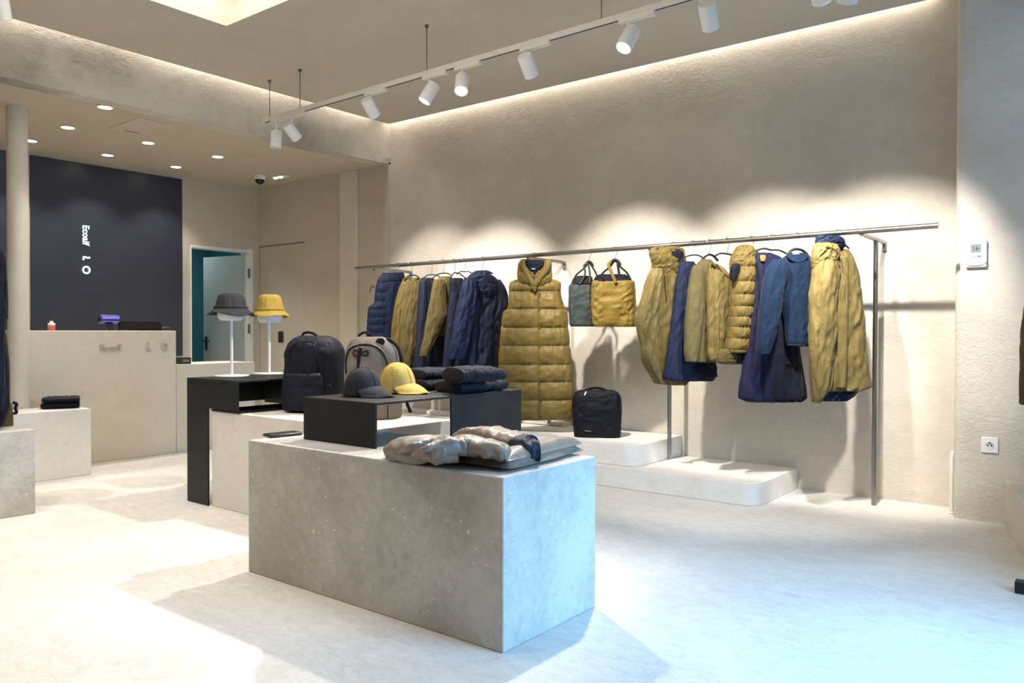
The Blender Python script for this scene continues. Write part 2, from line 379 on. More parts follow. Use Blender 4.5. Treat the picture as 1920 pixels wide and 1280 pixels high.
# ------------------------------------------------------------------ things on the cash desk
zt = 1.196
def dk(x, y, X=XD-.17): return onx(x, y, X)
p0 = dk(96.5, 618); b_ = empty('sanitiser_bottle', (p0.x, p0.y, zt), 'small white and red bottle on the left of the cash desk', 'bottle')
build('bottle_body', MB().lathe((p0.x, p0.y, zt), [(.026, 0), (.030, .004), (.030, .045)], 20), solid('red_label', (.65, .12, .08), .5), b_)
build('bottle_top', MB().lathe((p0.x, p0.y, zt), [(.030, .045), (.029, .062), (.014, .070), (.014, .085)], 20), WHITEP, b_)
p0 = dk(204, 617); t_ = empty('card_terminal', (p0.x, p0.y, zt), 'card terminal with glowing blue display on the cash desk', 'card reader')
build('base', MB().box(p0.x-.03, p0.x+.03, p0.y-.02, p0.y+.03, zt, zt+.07), DARKP, t_, bevel=.008)
wd = (dk(221, 600).y-dk(187, 600).y)/2; yc = dk(204, 600).y
build('head', MB().obox((p0.x+.01, yc, zt+.105), ((0, 1, 0), Vector((.9, 0, .4)), Vector((-.4, 0, .9))), (wd+.012, .035, .034)), DARKP, t_, bevel=.010)
build('display', MB().obox((p0.x+.043, yc, zt+.108), ((0, 1, 0), Vector((1, 0, .1)), Vector((-.1, 0, 1))), (wd-.004, .003, .026)), emit('blue_display', (.06, .05, 1), 3.0), t_, bevel=.003)
p0 = dk(262, 617); t_ = empty('till_screen', (p0.x, p0.y, zt), 'black tilted till screen lying low on the cash desk', 'screen')
hw = (dk(300, 610).y-dk(220, 610).y)/2
build('base', MB().box(p0.x-.10, p0.x+.0, p0.y-.10, p0.y+.10, zt, zt+.02), DARKP, t_, bevel=.006)
build('screen_panel', MB().obox((p0.x+.01, p0.y, zt+.050), ((0, 1, 0), Vector((-.35, 0, .937)), Vector((.937, 0, .35))), (hw, .042, .009)), solid('matte_screen', (.008, .008, .009), .7, 0, .15), t_, bevel=.004)
p0 = dk(303, 617); s_ = empty('barcode_scanner', (p0.x, p0.y, zt), 'small black hand scanner lying on the right of the cash desk', 'scanner')
build('scanner_body', MB().tube([(p0.x, p0.y-.10, zt+.014), (p0.x, p0.y-.02, zt+.016), (p0.x, p0.y+.06, zt+.02), (p0.x, p0.y+.10, zt+.016)], [.010, .014, .018, .012], 12), DARKP, s_)
build('cable', MB().tube(spline([(p0.x, p0.y-.10, zt+.014), (p0.x-.05, p0.y-.13, zt+.006), (p0.x-.1, p0.y-.05, zt+.006)], 10), .003, 6), DARKP, s_)
p0 = onx(343, 681, XD-.08); s_ = empty('card_box', (p0.x, p0.y, .866), 'small dark box with printed front on the low counter', 'box')
hw = (onx(354, 675, XD-.08).y-onx(333, 675, XD-.08).y)/2
build('box_body', MB().box(p0.x-.05, p0.x+.05, p0.y-hw, p0.y+hw, .866, .93), solid('dark_card', (.03, .018, .016), .6), s_, bevel=.004)
build('box_front', MB().box(p0.x+.05, p0.x+.052, p0.y-hw*.6, p0.y+hw*.7, .885, .91), solid('grey_print', (.22, .18, .17), .6, 0, .4, .5, 90), s_)

# ------------------------------------------------------------------ lamps
def lamp(kind, name, loc, energy, col, **k):
    l = bpy.data.lights.new(name, kind); l.energy = energy; l.color = col
    for a, v in k.items(): setattr(l, a, v)
    o = bpy.data.objects.new(name, l); COL.objects.link(o); o.location = loc; return o
def aim(o, d): o.rotation_euler = Vector(d).to_track_quat('-Z', 'Y').to_euler()
WARM = (1, .90, .76); NEUT = (1, .93, .84)
dl = [(197, 200), (127, 238), (57, 263), (278, 267), (202, 290), (408, 293), (330, 312)]
dlab = ['nearest of the round downlights, largest and closest to the soffit edge', 'middle one of the front row of round downlights', 'round downlight of the front row just right of the column',
        'middle round downlight of the second row over the cash desk', 'round downlight over the dark panel, left of its top middle', 'round downlight of the last row closest to the dome camera', 'round downlight right above the top right corner of the dark panel']
for (x, y), lb in zip(dl, dlab):
    p = onz(x, y, ZS)
    t_ = empty('downlight', (p.x, p.y, ZS), 'lit recessed downlight in the niche ceiling: '+lb if False else lb, 'downlight', 'recessed downlights in the niche ceiling')
    build('rim', MB().lathe((p.x, p.y, ZS), [(.060, -.001), (.066, -.006), (.055, -.008), (.052, -.003), (.052, -.001)], 28), WHITE, t_)
    build('diffuser', MB().lathe((p.x, p.y, ZS), [(.0, -.002), (.052, -.002), (.052, -.005), (0, -.006)], 28), DOWN, t_)
    o = lamp('SPOT', 'downlight_lamp', (p.x, p.y, ZS-.02), 55, NEUT, spot_size=R(100), spot_blend=.6, shadow_soft_size=.05); aim(o, (0, 0, -1))
# track
ta = Vector((-6.14, 4.235, 3.075)); tb = Vector((.6, 4.04, 3.06))
def trk(X): t = (X-ta.x)/(tb.x-ta.x); return ta.lerp(tb, t)
tdir = (tb-ta).normalized(); tn = Vector((-tdir.y, tdir.x, 0))
tr = empty('lighting_track', tuple(ta), 'long white suspended lighting track carrying the spotlights', 'light track')
build('rail', MB().obox((ta+tb)/2, (tdir, tn, Vector((0, 0, 1))), ((tb-ta).length/2, .018, .018)), WARMW, tr, bevel=.003)
build('slot', MB().obox((ta+tb)/2+Vector((0, 0, -.0185)), (tdir, tn, Vector((0, 0, 1))), ((tb-ta).length/2-.02, .006, .002)), solid('track_slot', (.05, .045, .04), .6), tr)
for X in (-6.05, -5.60, -4.06, -2.55, -1.0):
    q = trk(X); build('suspension_wire', MB().tube([(q.x, q.y, q.z+.018), (q.x, q.y, ZC)], .0035, 8).lathe((q.x, q.y, ZC), [(.0, -.02), (.012, -.02), (.016, -.002), (.016, 0)], 14), WIRE, tr)
heads = [ # px of the head centre, aim point, lit lens, label
 ((518, 262), (-5.95, 4.0, 0), 0, 'dim spotlight hanging straight down at the far end of the track', 0),
 ((548, 247), (-5.75, 6.1, 1.25), 1, 'small far spotlight next to the dim one at the track end', 200),
 ((695, 202), (-4.95, 6.1, 1.14), 1, 'spotlight third from the far end of the track, above the wall corner', 390),
 ((805, 174), (-4.9, 3.1, .6), 1, 'spotlight tilted down to the left, left one of the close middle pair', 230),
 ((866, 157), (-2.9, 3.0, .6), 1, 'spotlight with bright lens, right one of the close middle pair', 230),
 ((990, 123), (-3.45, 6.1, 1.14), 1, 'single spotlight between the middle pair and the round bright lens', 410),
 ((1178, 73), (-2.75, 2.7, .6), 1, 'spotlight whose round glowing lens faces the viewer', 330),
 ((1329, 30), (-2.25, 6.1, 1.14), 1, 'large spotlight at the top edge, above the navy and blue clothes', 410),
 ((1537, -22), (-1.45, 6.1, 1.14), 1, 'spotlight cut by the top edge, left one of the last two', 410),
 ((1594, -25), (-2.2, 5.6, .2), 1, 'spotlight cut by the top edge, right one of the last two', 150)]
def spot_head(p, tgt, lit, label, en, track=True):
    d = (Vector(tgt)-p).normalized(); u = d.orthogonal().normalized(); v = d.cross(u)
    t_ = empty('track_spotlight', tuple(p), label, 'spotlight', 'white cylinder spotlights on the track')
    L = .15; r = .048
    build('housing', MB().lathe(p, [(0, -L/2), (r*.93, -L/2), (r, -L/2+.006), (r, L/2-.003), (r*.9, L/2), (r*.86, L/2-.012), (0, L/2-.012)], 32, (u, v, d)), WHITE, t_, sharp=50)
    build('lens', MB().lathe(p, [(0, L/2-.011), (r*.84, L/2-.011), (r*.8, L/2-.006), (0, L/2-.003)], 28, (u, v, d)), LENS if lit else LENSOFF, t_)
    if track:
        q = trk(p.x); 
        build('adapter', MB().obox(q+Vector((0, 0, -.026))+tdir*(.06 if p.x < -1.6 else 0), (tdir, tn, Vector((0, 0, 1))), (.12 if p.x < -1.6 else .055, .019, .018)), WARMW, t_, bevel=.004)
        s0 = p-d*.045; build('stem', MB().tube([q+Vector((0, 0, -.03)), q+Vector((0, 0, -.06)), s0.lerp(q, .25), s0], .009, 10), WHITE, t_)
    if en:
        o = lamp('SPOT', 'spot_lamp', tuple(p+d*(L/2+.015)), en, NEUT, spot_size=R(54), spot_blend=.65, shadow_soft_size=.035); aim(o, d)
for pxy, tgt, lit, lb, en in heads:
    X = onz(pxy[0], pxy[1], 2.93).x; p = ony(pxy[0], pxy[1], trk(X).y)
    p = ony(pxy[0], pxy[1], trk(p.x).y); spot_head(p, tgt, lit, lb, en)
p = onz(3, 12, 3.22); spot_head(p, p+Vector((-.5, .35, -1)), 0, 'pale spotlight cut by the top left corner of the picture', 0, False)
tr2 = empty('lighting_track', (p.x, p.y, 3.36), 'second white track in the top left corner, holding the pale spotlight', 'light track')
build('rail', MB().box(p.x-1.0, p.x+.04, p.y-.018, p.y+.018, 3.345, 3.385), WARMW, tr2, bevel=.003)
build('stem', MB().tube([(p.x, p.y, 3.35), tuple(p)], .009, 10), WHITE, tr2)

# coves, coffer, daylight, added off-frame fill lamps
o = lamp('AREA', 'cove_back', ((PX0+RIGHT)/2-1.1, YB-.05, 3.55), 12, WARM, shape='RECTANGLE', size=5.6, size_y=.03); aim(o, (0, .35, -1))
o = lamp('AREA', 'cove_left', (XS+.05, (FRONT+PY1)/2, 3.55), 15, WARM, shape='RECTANGLE', size=.03, size_y=8.9); aim(o, (-.35, 0, -1)); o.rotation_euler = (0, R(19), 0)
o = lamp('AREA', 'coffer_lamp', ((HX0+HX1)/2, (HY0+HY1)/2, ZC+.34), 95, NEUT, shape='RECTANGLE', size=3.0, size_y=2.9); aim(o, (0, 0, -1))
for cx_, cy_, sx_, sy_ in ((HX0-.08, (HY0+HY1)/2, .05, 2.8), ((HX0+HX1)/2, HY1+.08, 2.9, .05)):
    o = lamp('AREA', 'coffer_strip_lamp', (cx_, cy_, ZC+.12), 5, WARM, shape='RECTANGLE', size=sx_, size_y=sy_); aim(o, (0, 0, 1)); o.rotation_euler = (R(180), 0, 0)
o = lamp('AREA', 'window_daylight', (RIGHT+.03, (WY0+WY1)/2, (WZ0+WZ1)/2), 56, (.23, .57, 1), shape='RECTANGLE', size=2.15, size_y=1.42, spread=R(100)); o.rotation_euler = (0, R(62), 0)
o = lamp('AREA', 'pilaster_blue_fill', (RIGHT+.03, 4.85, 2.55), 11, (.30, .60, 1), shape='RECTANGLE', size=1.3, size_y=1.0); aim(o, (-1, .55, -.1))  # unseen blue fill added to tint the upper pilaster
for x, y, e_, t in ((-5.6, 1.6, 95, (-5.6, 1.4, 0)), (-4.2, .6, 75, (-4.4, .9, 0)), (-7.0, 1.2, 45, (-7.2, 2.2, 0))):
    o = lamp('SPOT', 'floor_fill_lamp', (x, y, 3.3), e_, NEUT, spot_size=R(80), spot_blend=.7, shadow_soft_size=.05); aim(o, Vector(t)-Vector((x, y, 3.3)))  # unseen spots added as general fill over the left floor
o = lamp('AREA', 'storeroom_lamp', (XN-1.0, 5.3, 2.55), 10, (.75, .97, 1), size=.6); aim(o, (0, 0, -1))

# dome camera, emergency light, ceiling hatch
p = onz(487, 329, ZS); t_ = empty('dome_camera', (p.x, p.y, ZS), 'white security camera with black dome on the niche ceiling', 'camera')
build('base', MB().lathe((p.x, p.y, ZS), [(.062, -.001), (.062, -.045), (.055, -.05)], 28), WHITEP, t_)
build('dome', MB().lathe((p.x, p.y, ZS-.05), [(.054*math.cos(R(a)), -.054*math.sin(R(a))) for a in range(0, 91, 9)], 28), solid('black_dome', (.008, .008, .009), .1), t_)
p = onz(526, 330, ZS); t_ = empty('emergency_light', (p.x, p.y, ZS), 'flat emergency light with two bright lamps near the dome camera', 'light')
build('plate', MB().box(p.x-.11, p.x+.14, p.y-.05, p.y+.05, ZS-.014, ZS-.001), WARMW, t_, bevel=.004)
for k in (-.07, .03): build('bulb', MB().lathe((p.x+k, p.y-.02, ZS-.014), [(.028, 0), (.026, -.012), (0, -.02)], 18), emit('emergency_bulb', (1, .96, .9), 4), t_)
p = onz(262, 236, ZS); t_ = tag(build('ceiling_hatch', MB().box(p.x-.28, p.x+.28, p.y-.14, p.y+.14, ZS-.004, ZS-.001), CEIL, bevel=.002, loc=(p.x, p.y, ZS)), 'faint flush access hatch in the niche ceiling', 'hatch')
build('slot', MB().box(p.x-.26, p.x-.235, p.y-.02, p.y+.12, ZS-.006, ZS-.0035), solid('hatch_slot', (.22, .18, .13), .8), t_)

# thermostat and socket on the right wall
a = ony(1811, 452, PYF); b = ony(1851, 501, PYF)
t_ = empty('thermostat', ((a.x+b.x)/2, PYF, b.z), 'white wall thermostat with grey display', 'thermostat')
build('case', MB().box(a.x, b.x, PYF-.028, PYF+.0005, b.z, a.z), WHITEP, t_, bevel=.010, segs=3)
d0 = ony(1820, 458, PYF-.028); d1 = ony(1839, 473, PYF-.028)
build('display', MB().box(d0.x, d1.x, PYF-.0295, PYF-.0275, d1.z, d0.z), solid('lcd_grey', (.22, .28, .27), .25), t_, bevel=.001)
build('segments', MB().box(d0.x+.014, d0.x+.020, PYF-.0302, PYF-.029, d1.z+.012, d0.z-.012).box(d0.x+.030, d0.x+.050, PYF-.0302, PYF-.029, d1.z+.020, d1.z+.026).box(d0.x+.030, d0.x+.036, PYF-.0302, PYF-.029, d1.z+.012, d0.z-.012), solid('lcd_dark', (.08, .10, .10), .4), t_)
for k, x in enumerate((1822, 1829, 1836)):
    q = ony(x, 480, PYF-.028); build('button', MB().lathe((q.x, PYF-.028, q.z), [(0, 0), (.006, 0), (.006, .003), (0, .004)], 14, (Vector((1,0,0)), Vector((0,0,1)), Vector((0,-1,0)))), solid('button_grey', (.35, .36, .36) if k < 2 else (.08, .08, .08), .4), t_)
q = ony(1831, 497, PYF-.02); build('grille', MB().tube(spline([(q.x-.06, PYF-.02, q.z+.018), (q.x-.04, PYF-.024, q.z), (q.x+.03, PYF-.024, q.z), (q.x+.055, PYF-.02, q.z+.016)], 12), .007, 8), solid('thermostat_grille', (.25, .26, .27), .5), t_)
a = ony(1840, 818, PYF); b = ony(1872, 850, PYF); c0 = (a+b)/2
t_ = empty('wall_socket', tuple(c0), 'white square wall socket low on the right wall', 'socket')
build('plate', MB().box(a.x, b.x, PYF-.010, PYF-.001, b.z, a.z), WHITEP, t_, bevel=.004)
AX = (Vector((1,0,0)), Vector((0,0,1)), Vector((0,-1,0)))
build('receptacle', MB().lathe((c0.x, PYF-.010, c0.z), [(.024, 0), (.024, .003), (.021, .003), (.020, -.003), (0, -.003)], 28, AX), WHITEP, t_)
w = MB()
for dx, dz in ((-.010, 0), (.010, 0), (0, .012)): w.lathe((c0.x+dx, PYF-.010, c0.z+dz), [(0, -.001), (.0045, -.001), (.0045, .0042), (0, .0044)], 12, AX)
build('contacts', w, DARKP, t_)
# pale cord cover at the wall edge
q = ony(1788, 905, YB-.02); q2 = ony(1787, 862, YB-.02)
tag(build('cable_cover', MB().tube([(-.925, PYF+.10, .02), (-.925, PYF+.10, .36), (-.92, PYF+.11, .42)], .012, 10), WARMW, loc=(-.925, PYF+.1, 0)), 'short pale cable cover running up the wall edge from the floor', 'cable cover')
# bench at the right
BZ = .278
b0 = Vector((-.618, PYF-.002)); b1 = Vector((-.44, 4.99)); dv = (b1-b0).normalized(); b2 = b0+dv*1.2
w = MB(); poly = [b0, b2, Vector((RIGHT-.02, b2.y)), Vector((RIGHT-.02, PYF-.002))]
w.rings([[Vector((p.x, p.y, z)) for p in poly] for z in (0, BZ)])
tag(build('wall_bench', w, COUNT, bevel=.006, loc=(0, 5.3, 0)), 'low pale plaster bench along the wall at the right edge', 'bench')

# ------------------------------------------------------------------ tables, risers, plinths, cubes
def box_thing(name, x0, x1, y0, y1, z0, z1, mat, label, cat, bevel=.005, group=None):
    return tag(build(name, MB().box(x0, x1, y0, y1, z0, z1), mat, bevel=bevel, loc=((x0+x1)/2, (y0+y1)/2, z0)), label, cat, group)
TZ = .656
box_thing('display_table', -3.455, -1.830, 2.288, 2.932, 0, TZ, STONE, 'large stone coloured block table in front, carrying the grey puffer jacket', 'table')
box_thing('display_table', -4.945, -3.30, 2.992, 3.60, 0, .652, PLINTH, 'pale stone block table behind, carrying the two backpacks', 'table')
box_thing('display_cube', -7.32+.012, -5.646, .95, 2.153, 0, .551, STONE, 'pale cube at the left edge under the navy coat', 'cube') if False else box_thing('display_cube', -6.60, -5.646, .9, 2.153, 0, .551, STONE, 'pale block at the left edge in front of the other cube, under the olive bag', 'block')
box_thing('display_cube', -7.19, -6.807, 2.32, 3.024, 0, .550, PLINTH, 'pale block against the cash desk carrying one folded navy garment', 'block')
# plinths with rounded corner
def plinth(name, x0, x1, y0, y1, z0, z1, r, label, group):
    pr = [(x0, y1), (x0, y0)]
    for k in range(11):
        a = R(-90+90*k/10); pr.append((x1-r+r*math.cos(a), y0+r+r*math.sin(a)))
    pr += [(x1, y1)]; w = MB(); w.rings([[Vector((x, y, z)) for x, y in pr] for z in (z0, z1)])
    return tag(build(name, w, PLINTH, bevel=.006, loc=((x0+x1)/2, (y0+y1)/2, z0), sharp=35), label, 'plinth', group)
PZ = .160
q = onz(1240, 865.5, PZ); U = onz(1119, 868, PZ); UX = onz(1251, 861, PZ).x
PZ2 = ony(1119, 827.5, U.y).z
plinth('display_plinth', -6.3, -2.0, 5.262, YB-.004, 0, PZ, .13, 'long low rounded plinth on the floor below the rail', 'stepped plinths')
plinth('display_plinth', -6.3, UX, U.y, YB-.004, PZ+.001, PZ2, .13, 'middle rounded plinth step carrying the black bag', 'stepped plinths')
S = onz(1055, 800, PZ2); ZS3 = ony(1000, 788, S.y).z
plinth('display_plinth', -6.3, S.x, S.y, YB-.004, PZ2+.001, ZS3, .02, 'topmost short plinth step below the long olive vest', 'stepped plinths')
# risers
def sheet(poly, axis, c, th):
    """polygon in a vertical plane (axis 'y': x,z at y=c ; axis 'x': y,z at x=c) extruded by th"""
    w = MB()
    if axis == 'y': rs = [[Vector((a, c+k, b)) for a, b in poly] for k in (0, th)]
    else: rs = [[Vector((c+k, a, b)) for a, b in poly] for k in (0, th)]
    n = len(poly); w.add(rs[0]+rs[1], [tuple(range(n))[::-1], tuple(range(n, 2*n))]+[(i, (i+1) % n, n+(i+1) % n, n+i) for i in range(n)]); return w
RZ = .868; T = .012
ra = empty('steel_riser', (-4.9, 3.28, 0), 'black steel riser with hats, its leg reaching the floor', 'riser', 'black steel risers')
build('front', sheet([(-5.225, .002), (-4.960, .002), (-4.960, .668), (-4.605, .668), (-4.605, RZ-T), (-5.225, RZ-T)], 'y', 2.972, T), BLACK, ra, bevel=.0015)
build('top', MB().box(-5.225, -4.605, 2.972, 3.72, RZ-T, RZ), BLACK, ra, bevel=.0015)
build('side_panel', MB().box(-5.225, -5.225+T, 2.985, 3.60, .672, RZ-T), BLACK, ra, bevel=.0015)
build('rear', sheet([(-5.225, .653), (-4.605, .653), (-4.605, RZ-T), (-5.225, RZ-T)], 'y', 3.604, T), BLACK, ra, bevel=.0015)
build('floor_plate', MB().box(-4.94, -4.605, 2.985, 3.603, .6535, .662), BLACK, ra)
rb = empty('steel_riser', (-3.0, 3.0, 0), 'black steel riser bridging from the front table, carrying the caps', 'riser', 'black steel risers')
X0, X1 = -3.262, -2.734
build('front', MB().box(X0, X1, 2.476, 2.476+T, TZ+.001, RZ-T), BLACK, rb, bevel=.0015)
build('top', MB().box(X0, X1, 2.476, 3.58, RZ-T, RZ), BLACK, rb, bevel=.0015)
build('side_panel', MB().box(X1-T, X1, 2.994, 3.58, .002, RZ-T), BLACK, rb, bevel=.0015)
build('side_panel', MB().box(X0+.0, X0+T, 3.0, 3.58, .001, .40), BLACK, rb, bevel=.0015) if False else None

# phone like tray on the front table
a = onz(500, 820, TZ); b = onz(560, 814, TZ)
w = MB(); d = (b-a).normalized(); n_ = Vector((-d.y, d.x, 0))
t_ = tag(build('black_tray', w.obox((a+b)/2+Vector((0, 0, .009)), (d, n_, Vector((0, 0, 1))), ((b-a).length/2, .045, .008)), solid('dark_tray', (.022, .014, .012), .4), bevel=.006, loc=((a+b)/2)), 'slim dark device lying on the left end of the front table', 'device')
build('screen', MB().obox((a+b)/2+Vector((0, 0, .0172)), (d, n_, Vector((0, 0, 1))), ((b-a).length/2-.012, .036, .0006)), DARKP, t_)

# ------------------------------------------------------------------ clothes rail
rl = Vector((-6.433, 5.558, 1.855)); rrt = Vector((-.947, 5.472, 1.855)); rd = (rrt-rl).normalized()
def rail_at(px):                       # rail point seen at image column px
    y = 5.515; p = None
    for _ in range(6):
        d = RT*((px-960)/F)+FW; k = y/(d.y); x = d.x*k; y = rl.y+(rrt.y-rl.y)*(x-rl.x)/(rrt.x-rl.x)
    return Vector((x, y, 1.855))
rk = empty('clothes_rail', (-1.4, 5.85, 0), 'long brushed steel clothes rail on slim posts along the back wall', 'clothes rail')
build('rail', MB().tube([rl, rrt], .018, 20), STEEL, rk)
def bracket(X, zfoot):
    ry = rl.y+(rrt.y-rl.y)*(X-rl.x)/(rrt.x-rl.x); z = 1.855-.02
    build('bracket_arm', MB().tube(spline([(X, ry, z), (X, ry+.2, z), (X, YB-.05, z), (X, YB-.014, z-.012), (X, YB-.012, z-.06)], 24), .015, 14), POSTM, rk)
    build('post', MB().tube([(X, 5.85, zfoot), (X, 5.85, z)], .0165, 18), POSTM, rk)
bracket(-1.396, .001); bracket(-2.953, PZ+.001); 
LX = onz(753, 505, 1.855).x; bracket(LX, PZ2+.001); bracket(-4.15, ZS3+.001)

# ------------------------------------------------------------------ garments
def pch(rows, y):
    """monotone interpolation of the row table at image row y"""
    n = len(rows)
    for i in range(n-1):
        if y <= rows[i+1][0] or i == n-2: break
    h = rows[i+1][0]-rows[i][0]; t = min(1, max(0, (y-rows[i][0])/h)); out = []
    for k in range(1, len(rows[0])):
        def sl(a, b): return (rows[b][k]-rows[a][k])/(rows[b][0]-rows[a][0])
        d = sl(i, i+1)
        m0 = d if i == 0 else sl(i-1, i); m1 = d if i == n-2 else sl(i+1, i+2)
        g0 = 0 if m0*d <= 0 else 2*m0*d/(m0+d); g1 = 0 if m1*d <= 0 else 2*m1*d/(m1+d)
        if i == 0: g0 = d
        if i == n-2: g1 = d
        out.append((2*t**3-3*t*t+1)*rows[i][k]+(t**3-2*t*t+t)*h*g0+(-2*t**3+3*t*t)*rows[i+1][k]+(t**3-t*t)*h*g1)
    return out
def nz(x, y, z=0.): return noise.noise(Vector((x, y, z)))
def ridge(x, y, z=0.): return 1-2*abs(nz(x, y, z))
def drape(seed, a=.010, ku=2.6, kv=1.0, grow=.6, fine=.25):
    """long vertical folds that deepen towards the hem plus slanting and cross wrinkles"""
    def f(c, s, v, yy):
        g = (1-grow)+grow*v
        u = c*ku+(.6 if s > 0 else 7.3)
        r = ridge(u+.45*nz(v*2.2, seed), v*kv, seed)
        w = ridge(c*ku*2.0+v*2.4+.5*nz(v*5, c*2, seed), v*4.5-c*2.0, seed+9)
        x = ridge(v*8+c*2.2+.6*nz(c*3, v*4, seed+1), c*1.5, seed+20)
        return 1.95*a*(g*(r-.25)+(fine+.15)*(w-.3)+.34*(x-.35)*(.35+math.sin(math.pi*min(1, v))))
    return f
def crumple(seed, a=.008, k=6.0):
    def f(c, s, v, yy):
        return a*(ridge(c*k*.5+(0 if s > 0 else 5), v*k, seed)-.3+.5*(ridge(c*k+3, v*k*1.8+c*3, seed+4)-.3))
    return f
def quilt(seams, a=.016, seed=0, wr=.004, centre=None, pw=.5):
    """puffed channels between image rows in seams, wrinkles radiating from the stitching"""
    def f(c, s, v, yy):
        y0, y1 = seams[0]-40, seams[0]
        for i in range(len(seams)-1):
            if seams[i] <= yy: y0, y1 = seams[i], seams[i+1]
        if yy >= seams[-1]: y0, y1 = seams[-1], seams[-1]+40
        t = min(1, max(0, (yy-y0)/(y1-y0))); p = math.sin(math.pi*t)**pw
        h = a*p
        edge = 1-p
        h += wr*(ridge(c*9+seed, yy*.035, seed)-.3)*(.5+edge)+wr*.8*(ridge(c*4+yy*.03, yy*.05-c*2, seed+3)-.3)
        if centre is not None and s > 0: h = h*(1-.9*math.exp(-((c-centre)/.05)**2))-.004*math.exp(-((c-centre)/.04)**2)
        return h
    return f
def loft(name, rows, pl, mat, parent, folds=None, n=90, m=72, off=0, e=2.2, hem=True, cap0=True, sharp=180, front_only=1.0, zmin=None):
    """rows: (image row, left, right, half thickness[, offset]) -> a closed cloth volume around plane pl"""
    y0, y1 = rows[0][0], rows[-1][0]; rs = []
    for i in range(n+1):
        v = i/n; yy = y0+(y1-y0)*v; q = pch(rows, yy); xl, xr, t = q[:3]; of = off+(q[3] if len(q) > 3 else 0)
        A = pl.at(xl, yy, of); B = pl.at(xr, yy, of); C = (A+B)/2; h = (B-A)/2; hl = h.length; hh = h/hl if hl > 1e-6 else pl.r
        ring = []
        for j in range(m):
            a = 2*math.pi*j/m; c, s = math.cos(a), math.sin(a)
            cx = math.copysign(abs(c)**(2/e), c); sx = math.copysign(abs(s)**(2/e), s)
            d = folds(cx, s, v, yy) if folds else 0
            ring.append(C+h*cx+pl.n*(t*sx*(front_only if s < 0 else 1))+(pl.n*sx+hh*(cx*.25))*d)
        rs.append(ring)
    if hem:                                                  # turned up hem
        last = rs[-1]; C = sum(last, Vector())/m
        rs.append([C+(p-C)*.93+Vector((0, 0, .003)) for p in last]); rs.append([C+(p-C)*.88+Vector((0, 0, .03)) for p in last])
    if zmin is not None: rs = [[Vector((p.x, p.y, max(p.z, zmin+.0008*(k % 2)))) for p in r] for k, r in enumerate(rs)]
    w = MB(); w.rings(rs, cap0, True)
    return build(name, w, mat, parent, sharp=sharp)
def strip(name, pts, pl, mat, parent, r=.004, off=.05, flat=1.0, n=24):
    return build(name, MB().tube(spline([pl.at(x, y, off) for x, y in pts], n), r, 8, True, 0, flat, tuple(pl.n)), mat, parent, sharp=180)
def stri3(name, pts, mat, parent, r=.004, flat=1.0, n=24, upv=None):
    return build(name, MB().tube(spline(pts, n), r, 10, True, 0, flat, upv), mat, parent, sharp=180)
def garment(name, hook, psi, neck, label, cat, group=None):
    h = rail_at(hook); pl = Plane(h, psi); nk = pl.at(*neck)
    o = empty(name, (nk.x, nk.y, nk.z), label, cat, group); return o, pl
def hanger(hook, pl, neck, left, right, label, dark=True, off=0, fat=.008):
    """black hanger: hook over the rail, arms to the shoulder points (image points)"""
    h = rail_at(hook); N = pl.at(*neck, off); L = pl.at(*left, off); Rr = pl.at(*right, off)
    t_ = empty('clothes_hanger', tuple(h), label, 'hanger', 'black hangers on the rail')
    pts = []; rr_ = .0225
    for k in range(9):
        a = R(200-200*k/8); pts.append(h+pl.r*(rr_*math.cos(a))+Vector((0, 0, rr_*math.sin(a))))
    pts += [h+pl.r*(.012)+Vector((0, 0, -.035)), Vector((N.x, N.y, min(N.z+.02, h.z-.045))), Vector((N.x, N.y, N.z))]
    build('hook', MB().tube(spline(pts, 40), .0022, 8), WIRE, t_)
    up = Vector((0, 0, 1))
    arm = spline([L, L.lerp(N, .45)+up*.012, N.lerp(L, .18)+up*.006, N, N.lerp(Rr, .18)+up*.006, Rr.lerp(N, .45)+up*.012, Rr], 30)
    build('shoulder_bar', MB().tube(arm, fat, 10, True, 0, .7), HANG, t_)
    return t_

# ---- left group -------------------------------------------------------------------------------------------
PS = 60
g, pl = garment('puffer_vest', 745, PS, (738, 516), 'navy quilted puffer vest, first garment at the far left of the rail', 'vest')
loft('body', [(511, 718, 756, .02), (516, 714, 758, .035), (527, 708, 758, .045), (545, 704, 757, .05), (566, 702, 756, .05), (577, 691, 754, .055), (600, 689, 750, .06), (640, 687, 747, .06), (700, 685, 744, .06), (735, 685, 742, .06)],
     pl, NAVYB, g, quilt([516, 530, 549, 565, 580, 595, 609, 624, 640, 656, 672, 688, 704, 720], .013, 3, .004), 150, 72)
loft('front_facing', [(528, 726, 757, .02), (560, 721, 756, .03), (640, 716, 748, .03), (735, 714, 744, .03)], pl, NAVYB, g, drape(4, .008), 60, 40, .042)
strip('hanging_loop', [(703, 540), (697, 536), (693, 548)], pl, STRAP, g, .0035, .0)
hanger(745, pl, (739, 512), (716, 520), (757, 517), 'black hanger inside the navy quilted vest')

